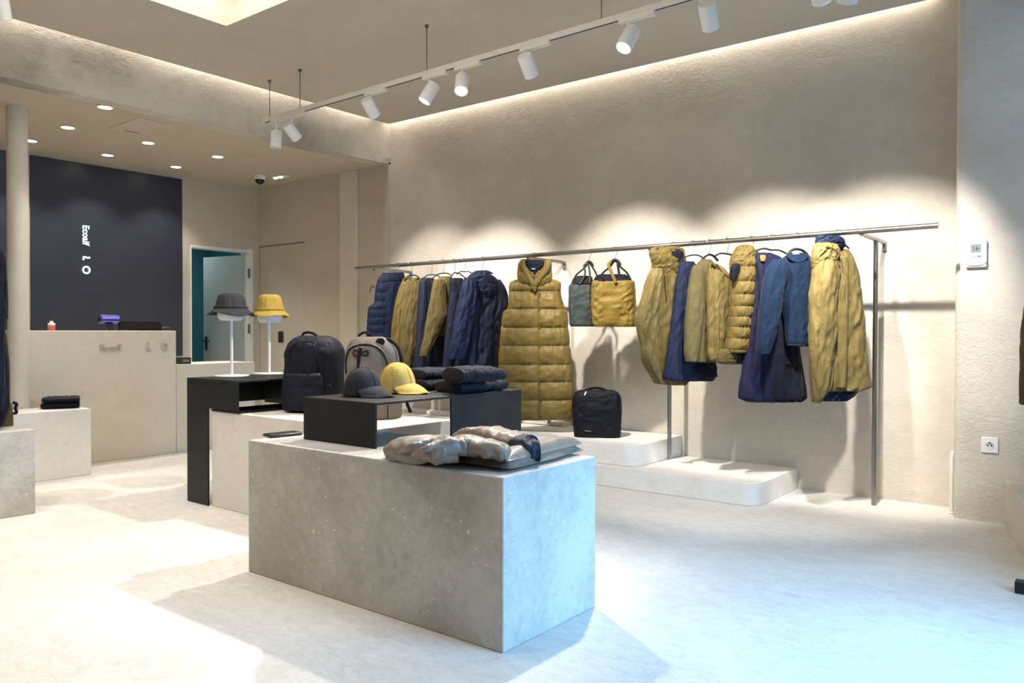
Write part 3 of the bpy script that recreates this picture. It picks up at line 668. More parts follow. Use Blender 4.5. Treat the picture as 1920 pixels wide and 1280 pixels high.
g, pl = garment('shirt_jacket', 770, PS, (772, 522), 'olive shirt jacket with a long sleeve hanging next to the navy quilted vest', 'jacket')
loft('body', [(521, 757, 786, .02), (530, 753, 792, .035), (545, 747, 792, .045), (580, 739, 790, .05), (640, 734, 786, .05), (690, 736, 784, .05), (725, 740, 782, .05)], pl, OLIVE, g, drape(11, .015, 3.2), 90, 72)
loft('sleeve', [(527, 768, 786, .022), (545, 763, 787, .034), (580, 757, 786, .038), (620, 752, 783, .038), (655, 750, 777, .036), (690, 752, 768, .032), (705, 754, 765, .03)], pl, OLIVED, g, drape(12, .009, 1.6, 2, .3, .6), 80, 44, .075)
strip('collar', [(757, 524), (764, 520), (774, 527), (785, 519)], pl, OLIVED, g, .012, .03)
hanger(770, pl, (772, 516), (756, 524), (787, 521), 'black hanger above the olive shirt jacket with long sleeve')

g, pl = garment('long_coat', 808, PS, (800, 522), 'dark navy long coat between the two olive jackets', 'coat')
loft('body', [(521, 790, 812, .02), (535, 786, 822, .04), (570, 784, 828, .045), (630, 780, 838, .05), (690, 775, 846, .05), (720, 774, 850, .05)], pl, NAVYD, g, drape(21, .014, 3), 90, 72)
loft('front_facing', [(524, 789, 800, .015), (560, 788, 800, .025), (640, 782, 797, .025), (715, 777, 795, .025)], pl, NAVY, g, drape(22, .006), 60, 32, .045)
hanger(808, pl, (809, 515), (793, 522), (826, 520), 'black hanger of the dark navy long coat')

g, pl = garment('sweat_jacket', 831, PS, (832, 518), 'olive jacket with bent sleeve between two navy coats', 'jacket')
loft('body', [(518, 826, 846, .02), (528, 818, 848, .035), (550, 816, 846, .04), (590, 816, 842, .04), (630, 812, 838, .03)], pl, OLIVED, g, drape(31, .008, 2.4), 80, 60)
loft('sleeve', [(524, 814, 832, .02), (535, 811, 834, .034), (560, 807, 837, .040), (590, 801, 839, .042), (602, 799, 833, .04), (630, 795, 820, .036), (660, 788, 805, .032), (668, 787, 802, .03)], pl, OLIVED, g, drape(32, .006, 1.4, 2, .3, .5), 80, 44, .07)
strip('inner_edge', [(829, 530), (831, 560), (838, 590)], pl, ZIP, g, .004, .11)
hanger(831, pl, (832, 512), (812, 520), (848, 518), 'black hanger above the olive jacket with bent sleeve')

g, pl = garment('navy_jacket', 850, PS, (856, 522), 'dark navy jacket squeezed behind the big hooded navy coat', 'jacket')
loft('body', [(521, 846, 866, .02), (530, 843, 872, .035), (560, 842, 878, .04), (600, 839, 885, .045), (660, 834, 890, .045), (712, 832, 892, .045)], pl, NAVYD, g, drape(41, .012, 3), 90, 64)
loft('sleeve', [(548, 846, 857, .02), (570, 842, 858, .03), (610, 838, 852, .03), (650, 833, 848, .03), (690, 830, 846, .028)], pl, NAVY, g, drape(42, .005, 1.5, 2), 60, 36, .06)
hanger(850, pl, (853, 511), (842, 524), (871, 520), 'black hanger above the dark navy jacket behind the hooded coat', fat=.009)
hanger(870, Plane(rail_at(870), PS), (872, 509), (856, 514), (886, 514), 'empty black hanger just before the hooded navy coat')

g, pl = garment('hooded_coat', 904, 52, (903, 512), 'large bright navy hooded coat, last of the far group', 'coat')
loft('body', [(512, 890, 915, .02), (520, 878, 928, .04), (532, 872, 938, .06), (548, 868, 946, .065), (570, 864, 950, .07), (586, 862, 946, .07), (600, 862, 942, .07), (640, 861, 938, .07), (700, 860, 934, .075), (735, 858, 933, .075)], pl, NAVY, g, drape(51, .020, 3.6), 110, 84)
loft('hood', [(507, 893, 912, .015), (512, 884, 919, .035), (522, 876, 926, .05), (534, 879, 930, .05), (546, 888, 931, .045), (556, 898, 928, .03)], pl, NAVY, g, crumple(52, .010, 5), 60, 60, .055)
loft('sleeve', [(520, 872, 890, .02), (532, 866, 894, .036), (550, 862, 895, .042), (580, 856, 891, .044), (620, 849, 884, .044), (655, 842, 878, .042), (674, 838, 872, .038)], pl, NAVYB, g, drape(53, .010, 1.6, 2, .3, .5), 90, 48, .10)
loft('front_facing', [(560, 884, 900, .018), (600, 883, 898, .026), (660, 878, 893, .028), (730, 874, 891, .028)], pl, NAVYB, g, drape(54, .008, 2), 70, 32, .075)
loft('far_sleeve', [(524, 928, 938, .016), (540, 932, 948, .026), (560, 938, 953, .03), (578, 941, 953, .028), (588, 938, 947, .022)], pl, NAVY, g, crumple(55, .004), 40, 32, -.02)
hanger(904, pl, (904, 508), (886, 514), (924, 513), 'black hanger in the large hooded navy coat', fat=.010)

# ---- long olive vest facing the shop
g, pl = garment('long_puffer_vest', 1001, 24, (1002, 500), 'long sleeveless olive puffer vest with hood, hanging alone', 'vest')
SEAM = [528, 546.5, 579.5, 614, 648, 683, 715, 749, 786]
loft('body', [(523, 972, 1034, .03), (529, 958, 1050, .05), (544, 957, 1049, .065), (565, 957, 1052, .075), (578, 953, 1058, .085), (584, 946, 1062, .085), (614, 943, 1064, .09), (650, 939, 1067, .09), (683, 937, 1070, .092), (715, 936, 1073, .092), (750, 935, 1075, .09), (786, 936, 1076, .085)],
     pl, OLVEST, g, quilt(SEAM, .036, 6, .009, .12, .5), 260, 130, e=2.6)
hd = loft('hood', [(486, 978, 1032, .03), (492, 973, 1034, .05), (504, 971, 1034, .06), (518, 970, 1035, .065), (528, 976, 1032, .06), (538, 992, 1020, .04), (547, 1003, 1012, .02)], pl, OLVEST, g, crumple(61, .014, 6), 80, 84, .055)
loft('hood_lining', [(487, 986, 1022, .01), (492, 984, 1024, .02), (502, 988, 1016, .022), (514, 995, 1009, .016), (526, 1001, 1004, .006)], pl, NAVYD, hd, crumple(62, .006, 5), 40, 40, .112)
strip('collar_fold', [(979, 489), (983, 504), (992, 520), (1001, 536), (1003, 546)], pl, OLVEST, hd, [.012]+[.026]*20+[.010]*4, .118, .6)
strip('collar_fold', [(1027, 489), (1024, 503), (1014, 517), (1004, 530), (995, 540)], pl, OLVEST, hd, [.014]+[.030]*20+[.012]*4, .122, .6)
strip('placket', [(1011, 548), (1012, 640), (1012, 720), (1013, 785)], pl, OLIVED, g, .011, .104, .9, 40)
for sx in ((957, 530, 955, 560, 956, 577), (1050, 530, 1051, 555, 1058, 578)):
    strip('armhole_binding', [sx[0:2], sx[2:4], sx[4:6]], pl, OLIVED, g, .007, .02)
strip('neck_label', [(997, 504), (1003, 504)], pl, WHITE, hd, .004, .145)
hanger(1001, pl, (1001, 497), (978, 523), (1030, 521), 'dark hanger inside the hood of the long olive vest')

# ---- tote bags
g, pl = garment('tote_bag', 1104, 35, (1100, 560), 'dark green grey tote bag hanging by its straps', 'bag')
loft('body', [(531, 1072, 1110, .03), (536, 1067, 1112, .06), (560, 1066, 1113, .075), (590, 1067, 1114, .08), (607, 1068, 1114, .08), (612, 1071, 1113, .07)], pl, TOTEG, g, drape(71, .006, 2, 1, .2, .4), 60, 60, e=3.4)
loft('lining', [(517, 1082, 1108, .02), (522, 1075, 1111, .04), (532, 1071, 1112, .05)], pl, STRAP, g, crumple(72, .006), 24, 40, .01)
strip('strap', [(1086, 534), (1097, 514), (1095, 498), (1102, 495), (1106, 512), (1106, 532)], pl, TOTEG, g, .008, .07, .4)
strip('strap', [(1074, 532), (1080, 516), (1094, 504), (1104, 494), (1113, 504), (1120, 520), (1117, 536)], pl, STRAP, g, .007, .0, .6)
hanger(1104, pl, (1104, 491), (1097, 500), (1112, 500), 'black clip hanger carrying the dark green tote', fat=.014)
g, pl = garment('tote_bag', 1153, 22, (1150, 565), 'mustard yellow tote bag with twin straps hanging beside the green one', 'bag')
loft('body', [(526, 1113, 1188, .05), (530, 1110, 1190, .075), (560, 1110, 1191, .085), (590, 1112, 1191, .088), (606, 1113, 1191, .088), (612.5, 1117, 1190, .08)], pl, TOTEY, g, drape(73, .010, 2.2, 1.2, .3, .4), 70, 84, e=4)
loft('lining', [(514, 1124, 1172, .02), (519, 1116, 1180, .05), (528, 1113, 1186, .07)], pl, NAVYD, g, crumple(74, .012), 24, 50, .0)
strip('strap', [(1155, 531), (1147, 512), (1141, 496), (1146, 490)], pl, TOTEY, g, .013, .098, .35)
strip('strap', [(1122, 527), (1130, 512), (1144, 500), (1153, 489), (1163, 500), (1176, 512), (1184, 528)], pl, STRAP, g, .008, .0, .6)
strip('strap', [(1163, 527), (1160, 508), (1158, 494)], pl, STRAP, g, .010, .05, .5)
strip('side_seam', [(1120, 531), (1121, 565), (1126, 600), (1130, 611)], pl, OLIVED, g, .004, .085)
hanger(1153, pl, (1153, 487), (1144, 496), (1164, 497), 'black clip hanger carrying the yellow tote', fat=.016)

# ---- right group
g, pl = garment('hooded_parka', 1262, 55, (1255, 485), 'olive hooded parka with dark drawcord, first of the near group', 'jacket')
loft('body', [(468, 1222, 1280, .03), (480, 1222, 1284, .05), (498, 1224, 1288, .06), (520, 1224, 1292, .07), (560, 1216, 1296, .075), (620, 1212, 1296, .08), (680, 1222, 1294, .08), (708, 1230, 1292, .075), (721, 1244, 1282, .06)], pl, OLIVE, g, drape(81, .018, 3), 110, 84)
hd = loft('hood', [(462, 1230, 1268, .02, 0), (466, 1221, 1280, .035, 0), (476, 1218, 1283, .048, 0), (486, 1221, 1282, .05, 0), (498, 1226, 1280, .048, -.004), (510, 1226, 1284, .05, -.014), (524, 1228, 1284, .04, -.03), (536, 1236, 1276, .02, -.04)], pl, OLIVE, g, crumple(82, .013, 6), 90, 80, .04)
loft('hood_lining', [(467, 1262, 1274, .008), (474, 1260, 1281, .016), (486, 1262, 1282, .016), (498, 1266, 1279, .008)], pl, NAVYD, hd, crumple(84, .004), 30, 36, .078)
strip('hood_edge', [(1258, 465), (1259, 482), (1264, 500), (1272, 512)], pl, OLIVED, hd, .010, .088, .7)
sv = loft('sleeve', [(503, 1223, 1240, .025), (520, 1216, 1242, .042), (560, 1204, 1236, .052), (605, 1195, 1232, .056), (645, 1202, 1232, .050), (668, 1204, 1232, .046), (684, 1210, 1233, .044), (700, 1220, 1236, .036), (719, 1231, 1242, .028)], pl, KHAKI, g, drape(83, .013, 1.8, 2, .3, .6), 100, 52, .075)
strip('drawcord', [(1247, 486), (1250, 505), (1253, 548)], pl, ZIP, hd, .0042, .155)
strip('cuff_seam', [(1203, 672), (1216, 679), (1232, 678)], pl, OLIVED, sv, .006, .122)
hanger(1262, pl, (1262, 470), (1240, 480), (1284, 480), 'black hanger hidden in the hood of the olive parka')

g, pl = garment('long_skirt', 1298, 55, (1290, 495), 'deep blue long skirt hanging between the parka and the olive tops', 'skirt')
loft('body', [(490, 1276, 1300, .02), (500, 1273, 1306, .03), (535, 1267, 1316, .035), (580, 1262, 1326, .04), (640, 1254, 1334, .045), (690, 1246, 1340, .05), (707, 1243, 1342, .05), (714, 1250, 1338, .045)], pl, NAVYB, g, drape(91, .012, 3), 100, 76)
loft('underskirt', [(676, 1284, 1341, .02), (690, 1282, 1343, .03), (706, 1284, 1344, .03)], pl, NAVYD, g, drape(92, .010, 3.4), 40, 60, .03)
hanger(1298, pl, (1299, 478), (1275, 490), (1322, 486), 'black bar hanger above the deep blue skirt')

g, pl = garment('crew_sweatshirt', 1329, 55, (1322, 492), 'plain sage olive sweatshirt, left one of the two olive tops', 'sweatshirt')
loft('body', [(486, 1316, 1332, .02), (496, 1306, 1340, .035), (520, 1302, 1344, .045), (580, 1296, 1342, .05), (640, 1294, 1340, .05), (679, 1296, 1338, .045)], pl, SAGE, g, drape(101, .007, 2), 80, 64)
loft('sleeve', [(497, 1301, 1316, .02), (508, 1297, 1319, .034), (545, 1291, 1320, .042), (600, 1286, 1316, .042), (650, 1284, 1310, .040), (678, 1286, 1306, .036)], pl, SAGE, g, drape(102, .006, 1.5, 2, .3, .5), 80, 44, .06)
hanger(1329, pl, (1330, 477), (1312, 493), (1346, 489), 'black hanger of the sage olive sweatshirt', fat=.012)

g, pl = garment('bomber_jacket', 1362, 55, (1350, 500), 'olive zip bomber jacket with ribbed hem, right one of the two olive tops', 'jacket')
loft('body', [(494, 1331, 1342, .02), (503, 1329, 1356, .035), (518, 1327, 1366, .045), (535, 1326, 1370, .05), (580, 1326, 1366, .05), (634, 1327, 1361, .05), (658, 1328, 1358, .045), (672, 1329, 1352, .042), (676, 1333, 1348, .035)], pl, KHAKI, g, drape(111, .012, 2.4), 90, 72)
loft('hem_rib', [(652, 1328, 1356, .03), (662, 1327, 1357, .036), (674, 1330, 1354, .033)], pl, KHAKI, g, lambda c, s, v, yy: .003*math.sin(c*60), 24, 84, .012)
strip('zip_edge', [(1343, 496), (1354, 510), (1363, 518), (1371, 525), (1369, 545), (1364, 586), (1359, 634)], pl, STRAP, g, .005, .046)
strip('collar', [(1334, 494), (1345, 502), (1356, 514), (1366, 520)], pl, OLIVED, g, .010, .04)
hanger(1362, pl, (1364, 476), (1340, 480), (1378, 486), 'black hanger of the olive bomber jacket', fat=.009)

g, pl = garment('short_puffer', 1408, 55, (1392, 480), 'short olive puffer jacket with quilted sleeve and dark hem', 'jacket')
SQ = [482, 500, 528, 552, 574, 594, 613, 634, 655]
loft('body', [(478, 1378, 1412, .03), (492, 1374, 1420, .05), (520, 1370, 1424, .06), (580, 1368, 1422, .065), (640, 1366, 1414, .065), (660, 1362, 1404, .06), (676, 1350, 1400, .055), (682, 1352, 1396, .05)], pl, OLIVED, g, quilt(SQ, .014, 7, .005), 130, 72)
loft('sleeve', [(480, 1386, 1412, .03), (494, 1382, 1414, .05), (528, 1376, 1411, .058), (560, 1372, 1409, .060), (600, 1370, 1405, .058), (640, 1366, 1401, .052), (655, 1364, 1399, .048), (661, 1366, 1397, .04)], pl, OLIVE, g, quilt(SQ, .022, 8, .009, None, .4), 150, 60, .07)
hd = loft('hood', [(459, 1390, 1402, .02), (463, 1383, 1410, .04), (472, 1378, 1414, .055), (484, 1372, 1414, .06), (494, 1370, 1410, .055), (504, 1369, 1394, .04)], pl, OLIVE, g, crumple(121, .012, 6), 60, 64, .06)
loft('hood_lining', [(494, 1374, 1386, .01), (502, 1371, 1387, .02), (514, 1371, 1383, .018), (528, 1373, 1378, .01)], pl, NAVYD, hd, crumple(122, .004), 30, 36, .112)
loft('hem_band', [(654, 1351, 1380, .02), (662, 1346, 1382, .03), (676, 1344, 1381, .03), (681, 1346, 1379, .026)], pl, OLIVED, g, crumple(123, .006, 5), 30, 48, .06)
loft('hem_lining', [(654, 1377, 1394, .02), (665, 1376, 1396, .03), (681, 1376, 1394, .028)], pl, STRAP, g, crumple(124, .004), 24, 36, .05)
hanger(1408, pl, (1409, 468), (1384, 480), (1424, 478), 'black hanger of the short olive puffer jacket')
g, pl = garment('long_dress_coat', 1445, 52, (1440, 490), 'long indigo coat hanging behind the blue sweatshirt', 'coat')
loft('body', [(474, 1420, 1442, .02), (482, 1416, 1462, .035), (505, 1412, 1476, .045), (556, 1408, 1484, .05), (600, 1403, 1490, .055), (650, 1398, 1498, .06), (700, 1391, 1505, .06), (745, 1385, 1511, .062), (753, 1400, 1500, .058)], pl, INDIGO, g, drape(131, .012, 2.6), 110, 84)
loft('dark_front', [(560, 1458, 1484, .02), (620, 1446, 1492, .03), (680, 1438, 1500, .035), (740, 1434, 1506, .035), (750, 1440, 1500, .03)], pl, NAVYD, g, drape(133, .008, 2.4), 60, 48, .045)
strip('facing_edge', [(1419, 490), (1422, 520), (1423, 556), (1424, 600)], pl, NAVYD, g, .006, .05)
strip('side_seam', [(1427, 620), (1428, 690), (1430, 750)], pl, NAVYD, g, .0035, .062)
loft('gold_loop', [(478, 1426, 1435, .006), (483, 1425, 1436, .008), (490, 1427, 1434, .006)], pl, GOLD, g, None, 14, 24, .05)
hanger(1445, pl, (1446, 469), (1420, 469), (1474, 475), 'black hanger above the long indigo coat', fat=.009)

g, pl = garment('blue_sweatshirt', 1493, 50, (1492, 478), 'teal blue crew neck sweatshirt with one sleeve hanging forward', 'sweatshirt')
loft('body', [(474, 1482, 1508, .02), (480, 1472, 1517, .035), (492, 1462, 1522, .05), (509, 1460, 1524, .055), (550, 1462, 1526, .06), (600, 1472, 1527, .06), (640, 1474, 1526, .058), (649, 1478, 1524, .05)], pl, BLUE, g, drape(141, .007, 2), 90, 76)
loft('sleeve', [(486, 1452, 1474, .025), (496, 1443, 1478, .042), (520, 1435, 1474, .050), (545, 1430, 1467, .052), (580, 1425, 1463, .050), (620, 1422, 1456, .048), (650, 1420, 1446, .044), (664, 1421, 1440, .038)], pl, BLUE, g, drape(142, .006, 1.5, 2, .3, .5), 90, 48, .065)
strip('neck_rib', [(1474, 480), (1484, 488), (1495, 491), (1508, 487), (1514, 479)], pl, BLUE, g, .007, .052)
strip('neck_label', [(1487, 475.5), (1498, 475.5)], pl, WHITE, g, .005, .03, .5)
strip('hem_rib', [(1477, 646), (1500, 647.5), (1524, 646)], pl, NAVY, g, .007, .055)
hanger(1493, pl, (1493, 467), (1477, 477), (1514, 477), 'black hanger inside the teal blue sweatshirt', fat=.013)

g, pl = garment('reversible_jacket', 1568, 50, (1556, 470), 'khaki jacket with bright navy lining and hood, last on the right end of the rail', 'jacket')
loft('body', [(468, 1530, 1590, .03), (480, 1527, 1597, .055), (500, 1525, 1604, .065), (525, 1524, 1610, .07), (560, 1523, 1615, .075), (603, 1523, 1619, .08), (650, 1522, 1622, .08), (700, 1522, 1627, .08), (724, 1524, 1630, .078), (732, 1530, 1612, .07)], pl, KHAKI, g, drape(151, .016, 3), 120, 92)
loft('lining', [(708, 1526, 1612, .03), (728, 1526, 1610, .05), (742, 1527, 1598, .052), (751, 1530, 1586, .045)], pl, NAVYB, g, drape(152, .012, 3), 40, 72, .005)
hd = loft('hood', [(455, 1531, 1560, .02, 0), (460, 1527, 1569, .035, 0), (470, 1524, 1573, .048, 0), (482, 1522, 1573, .052, 0), (494, 1523, 1572, .05, -.006), (508, 1525, 1570, .048, -.016), (522, 1528, 1562, .035, -.03), (532, 1534, 1554, .02, -.04)], pl, KHAKI, g, crumple(153, .014, 5.5), 90, 80, .075)
strip('collar_edge', [(1549, 462), (1566, 468), (1573, 478), (1568, 487), (1575, 500)], pl, OLIVED, hd, .007, .13, .7)
loft('hood_lining', [(441, 1531, 1570, .02), (446, 1530, 1578, .04), (454, 1530, 1583, .05), (462, 1536, 1583, .04), (468, 1550, 1580, .02)], pl, NAVYB, hd, crumple(154, .012, 6), 40, 56, .03)
sv = loft('sleeve', [(482, 1536, 1566, .03), (500, 1528, 1571, .05), (530, 1524, 1570, .058), (556, 1521, 1567, .060), (600, 1520, 1564, .060), (650, 1519, 1562, .056), (680, 1520, 1561, .052), (700, 1521, 1560, .05), (728, 1524, 1552, .044), (745, 1526, 1540, .034), (754, 1527, 1533, .02)], pl, KHAKI, g, drape(155, .011, 1.8, 2, .3, .6), 120, 56, .085)
loft('front_facing', [(480, 1572, 1588, .018), (520, 1568, 1588, .03), (560, 1566, 1588, .034), (620, 1566, 1588, .034), (690, 1568, 1586, .034), (728, 1570, 1584, .03)], pl, KHAKI, g, crumple(156, .009, 5), 80, 40, .085)
strip('zip_edge', [(1577, 484), (1583, 530), (1588, 600), (1587, 680), (1585, 727)], pl, ZIP, g, .0045, .112)
strip('cuff_tab', [(1546, 684), (1555, 686), (1556, 704)], pl, OLIVED, sv, .008, .145, .5)
hanger(1568, pl, (1568, 452), (1540, 466), (1592, 466), 'black hanger hidden in the khaki jacket with navy lining')

# ------------------------------------------------------------------ garments at the picture edges
pl = Plane(onz(-20, 805, .552), 75)
g = empty('long_coat', tuple(pl.at(-10, 802)), 'dark navy coat standing at the left edge of the picture', 'coat')
loft('body', [(470, -60, 4, .03), (500, -70, 10, .06), (560, -80, 14, .09), (594, -82, 14, .09), (608, -80, 8, .09), (640, -80, 12, .1), (700, -84, 16, .1), (760, -84, 17, .1), (790, -80, 8, .09), (804, -70, -4, .07)], pl, NAVYD, g, drape(161, .016, 2.6), 110, 72)
loft('sleeve', [(520, -20, 4, .03), (580, -16, 10, .05), (640, -16, 8, .05), (720, -14, 10, .05), (770, -12, 6, .04)], pl, NAVY, g, drape(162, .008, 1.6, 2), 60, 40, .08)
g = empty('small_bag', tuple(onz(10, 804, .552)), 'olive bag with black straps on the left edge block', 'bag')
pl2 = Plane(onz(-5, 800, .552)+Vector((.0, .10, 0)), 75)
loft('body', [(752, -14, 18, .02), (760, -16, 22, .04), (785, -16, 25, .045), (801, -14, 25, .04), (803, -12, 24, .035)], pl2, OLIVED, g, crumple(163, .006), 40, 40)
build('buckle', MB().tube(spline([pl2.at(24, 754), pl2.at(31, 757), pl2.at(29, 765), pl2.at(31, 773), pl2.at(25, 775)], 20), .010, 8), STRAP, g)
# right edge padded coat on a floor rack
pl = Plane(Vector((-.33, 4.75, 0)), 15)
p_ = pl.at(1920, 606)
g = empty('padded_coat', tuple(p_), 'olive padded coat hanging at the right edge of the picture', 'coat')
loft('body', [(560, 1925, 1990, .03), (596, 1918, 1998, .05), (640, 1914, 2004, .07), (700, 1913, 2008, .075), (754, 1912, 2008, .07), (758, 1914, 2004, .06)], pl, OLIVED, g, quilt([596, 640, 692, 745], .015, 9, .005), 90, 60)
rk2 = empty('floor_rack', (-.39, 4.29, 0), 'black floor rack foot at the right edge of the picture', 'rack')
a = onz(1902, 1112, 0)
build('foot', MB().box(a.x, a.x+.46, a.y+.0, a.y+.06, .001, .055), BLACK, rk2, bevel=.003)
build('post', MB().box(a.x+.21, a.x+.25, a.y+.01, a.y+.05, .055, 1.75), BLACK, rk2, bevel=.003)
build('rail', MB().box(a.x+.21, a.x+.25, a.y+.01, a.y+.95, 1.71, 1.75), BLACK, rk2, bevel=.003)
q = pl.p
hk = Vector((a.x+.23, pl.at(1965, 560).y, 1.73))
t_ = empty('clothes_hanger', tuple(hk), 'black hanger carrying the padded coat at the right edge', 'hanger', 'black hangers on the rail')
build('hook', MB().tube(spline([hk+Vector((0, -.03, 0)), hk+Vector((0, 0, .035)), hk+Vector((0, .03, 0)), hk+Vector((0, .01, -.05)), pl.at(1965, 560)], 20), .003, 8), WIRE, t_)
build('shoulder_bar', MB().tube([pl.at(1935, 568), pl.at(1965, 560), pl.at(2000, 568)], .010, 8), HANG, t_)

# ------------------------------------------------------------------ black bag on the plinth
bp = onz(1120, 823, PZ2); pl = Plane(onz(1120, 822, PZ2)+Vector((-.05, .12, 0)), 28)
g = empty('shoulder_bag', tuple(bp), 'boxy black bag with rounded top standing on the plinth', 'bag')
loft('body', [(731, 1086, 1150, .05), (735, 1079, 1158, .075), (745, 1074, 1164, .09), (765, 1073, 1166, .10), (790, 1075, 1165, .10), (812, 1077, 1164, .10), (821, 1078, 1163, .095)], pl, BAGB, g, crumple(171, .010, 5), 70, 90, e=3.6, hem=False, zmin=PZ2+.0015)
strip('handle', [(1094, 733), (1106, 728), (1122, 727), (1136, 731), (1144, 736)], pl, BAGB, g, .010, .0, .5)
strip('zip_pull', [(1099, 734), (1096, 741)], pl, WHITE, g, .006, .10, .5)
strip('label', [(1096, 807), (1108, 808.5)], pl, solid('label_grey', (.2, .2, .2), .5), g, .003, .108)
strip('side_fold', [(1078, 742), (1076, 780), (1079, 815)], pl, STRAP, g, .012, .02)

# ------------------------------------------------------------------ backpacks
def backpack(base, psi, label, rows, mat, trim, seed):
    pl = Plane(base, psi); g = empty('backpack', tuple(base), label, 'backpack', None); return g, pl
b0 = onz(590, 772, .653)+Vector((-.06, .10, 0)); b0.y = min(b0.y, 3.44)
g, pl = backpack(b0, 24, 'large black navy backpack on the pale stone table', None, BACKP, STRAP, 0)
loft('body', [(629, 566, 612, .05), (634, 554, 624, .08), (645, 545, 634, .11), (660, 541, 640, .125), (700, 540, 643, .13), (740, 540, 643, .13), (762, 541, 641, .13), (771, 545, 637, .12)], pl, BACKP, g, crumple(181, .010, 4), 80, 90, e=3.2, hem=False, zmin=.6535)
fc = loft('front_compartment', [(641, 552, 590, .03), (650, 544, 597, .05), (670, 541, 600, .055), (700, 541, 601, .055), (760, 541, 601, .055)], pl, BACKP, g, crumple(182, .007, 4), 60, 60, .115, e=3.2, hem=False, zmin=.6535)
fp = loft('front_pocket', [(699, 537, 600, .03), (705, 533, 604, .045), (725, 532, 606, .052), (755, 531, 606, .052), (769, 535, 602, .045)], pl, BACKP, g, crumple(183, .007, 4), 50, 60, .15, e=3.2, hem=False, zmin=.6535)
strip('zip', [(543, 672), (545, 654), (556, 643), (575, 640), (592, 645), (598, 660), (600, 690)], pl, STRAP, fc, .006, .168)
strip('zip', [(536, 719), (560, 720), (585, 720), (602, 718)], pl, STRAP, fp, .005, .203)
strip('strap', [(566, 652), (567, 675), (567, 698)], pl, STRAP, g, .009, .172, .5)
strip('handle', [(566, 634), (569, 625), (580, 623), (591, 627), (596, 634)], pl, STRAP, g, .009, .02, .7)
strip('shoulder_strap', [(622, 634), (636, 652), (643, 680), (645, 705), (641, 728), (637, 736)], pl, STRAP, g, .014, -.06, .7)
strip('strap', [(604, 728), (615, 722), (622, 726)], pl, STRAP, g, .006, .13)
b0 = onz(720, 787, .653)+Vector((-.06, .12, 0))
g, pl = backpack(b0, 30, 'taupe grey backpack with black piping behind the caps', None, TAUPE, STRAP, 0)
loft('body', [(631, 672, 716, .05), (637, 662, 728, .08), (648, 656, 738, .11), (662, 652, 745, .12), (700, 650, 750, .125), (740, 650, 751, .125), (775, 650, 750, .125), (786, 654, 747, .115)], pl, TAUPE, g, crumple(191, .008, 3.5), 80, 90, e=3.2, hem=False, zmin=.6535)
fc = loft('front_compartment', [(645, 664, 704, .03), (652, 655, 716, .045), (668, 650, 722, .05), (700, 648, 726, .05), (770, 648, 727, .05), (784, 652, 724, .045)], pl, TAUPE, g, crumple(192, .006, 3.5), 60, 60, .10, e=3.2, hem=False, zmin=.6535)
strip('piping', [(649, 700), (649, 672), (655, 656), (668, 648), (686, 646), (704, 650), (716, 660), (724, 676), (728, 694)], pl, STRAP, fc, .0065, .140, 1, 40)
strip('piping', [(726, 634), (741, 645), (750, 662), (754, 690), (755, 720)], pl, STRAP, g, .011, .02, 1, 30)
strip('handle', [(671, 638), (674, 628), (684, 623), (694, 627), (696, 634)], pl, STRAP, g, .008, .02, .7)
strip('strap', [(676, 652), (673, 670), (671, 694)], pl, STRAP, g, .011, .152, .5)
for sx in ((677, 660, 664, 657, 664, 667, 676, 664), (677, 661, 689, 657, 688, 667, 677, 664)):
    strip('buckle', [sx[0:2], sx[2:4], sx[4:6], sx[6:8]], pl, STRAP, fc, .0045, .156)
loft('top_patch', [(634, 708, 718, .004), (641, 704, 722, .006), (648, 710, 716, .004)], pl, STRAP, g, None, 14, 20, .095)
strip('shoulder_strap', [(750, 700), (757, 730), (762, 752), (768, 768), (770, 773)], pl, STRAP, g, .011, -.12, .6)
strip('strap', [(727, 760), (727, 785)], pl, STRAP, g, .003, .13)

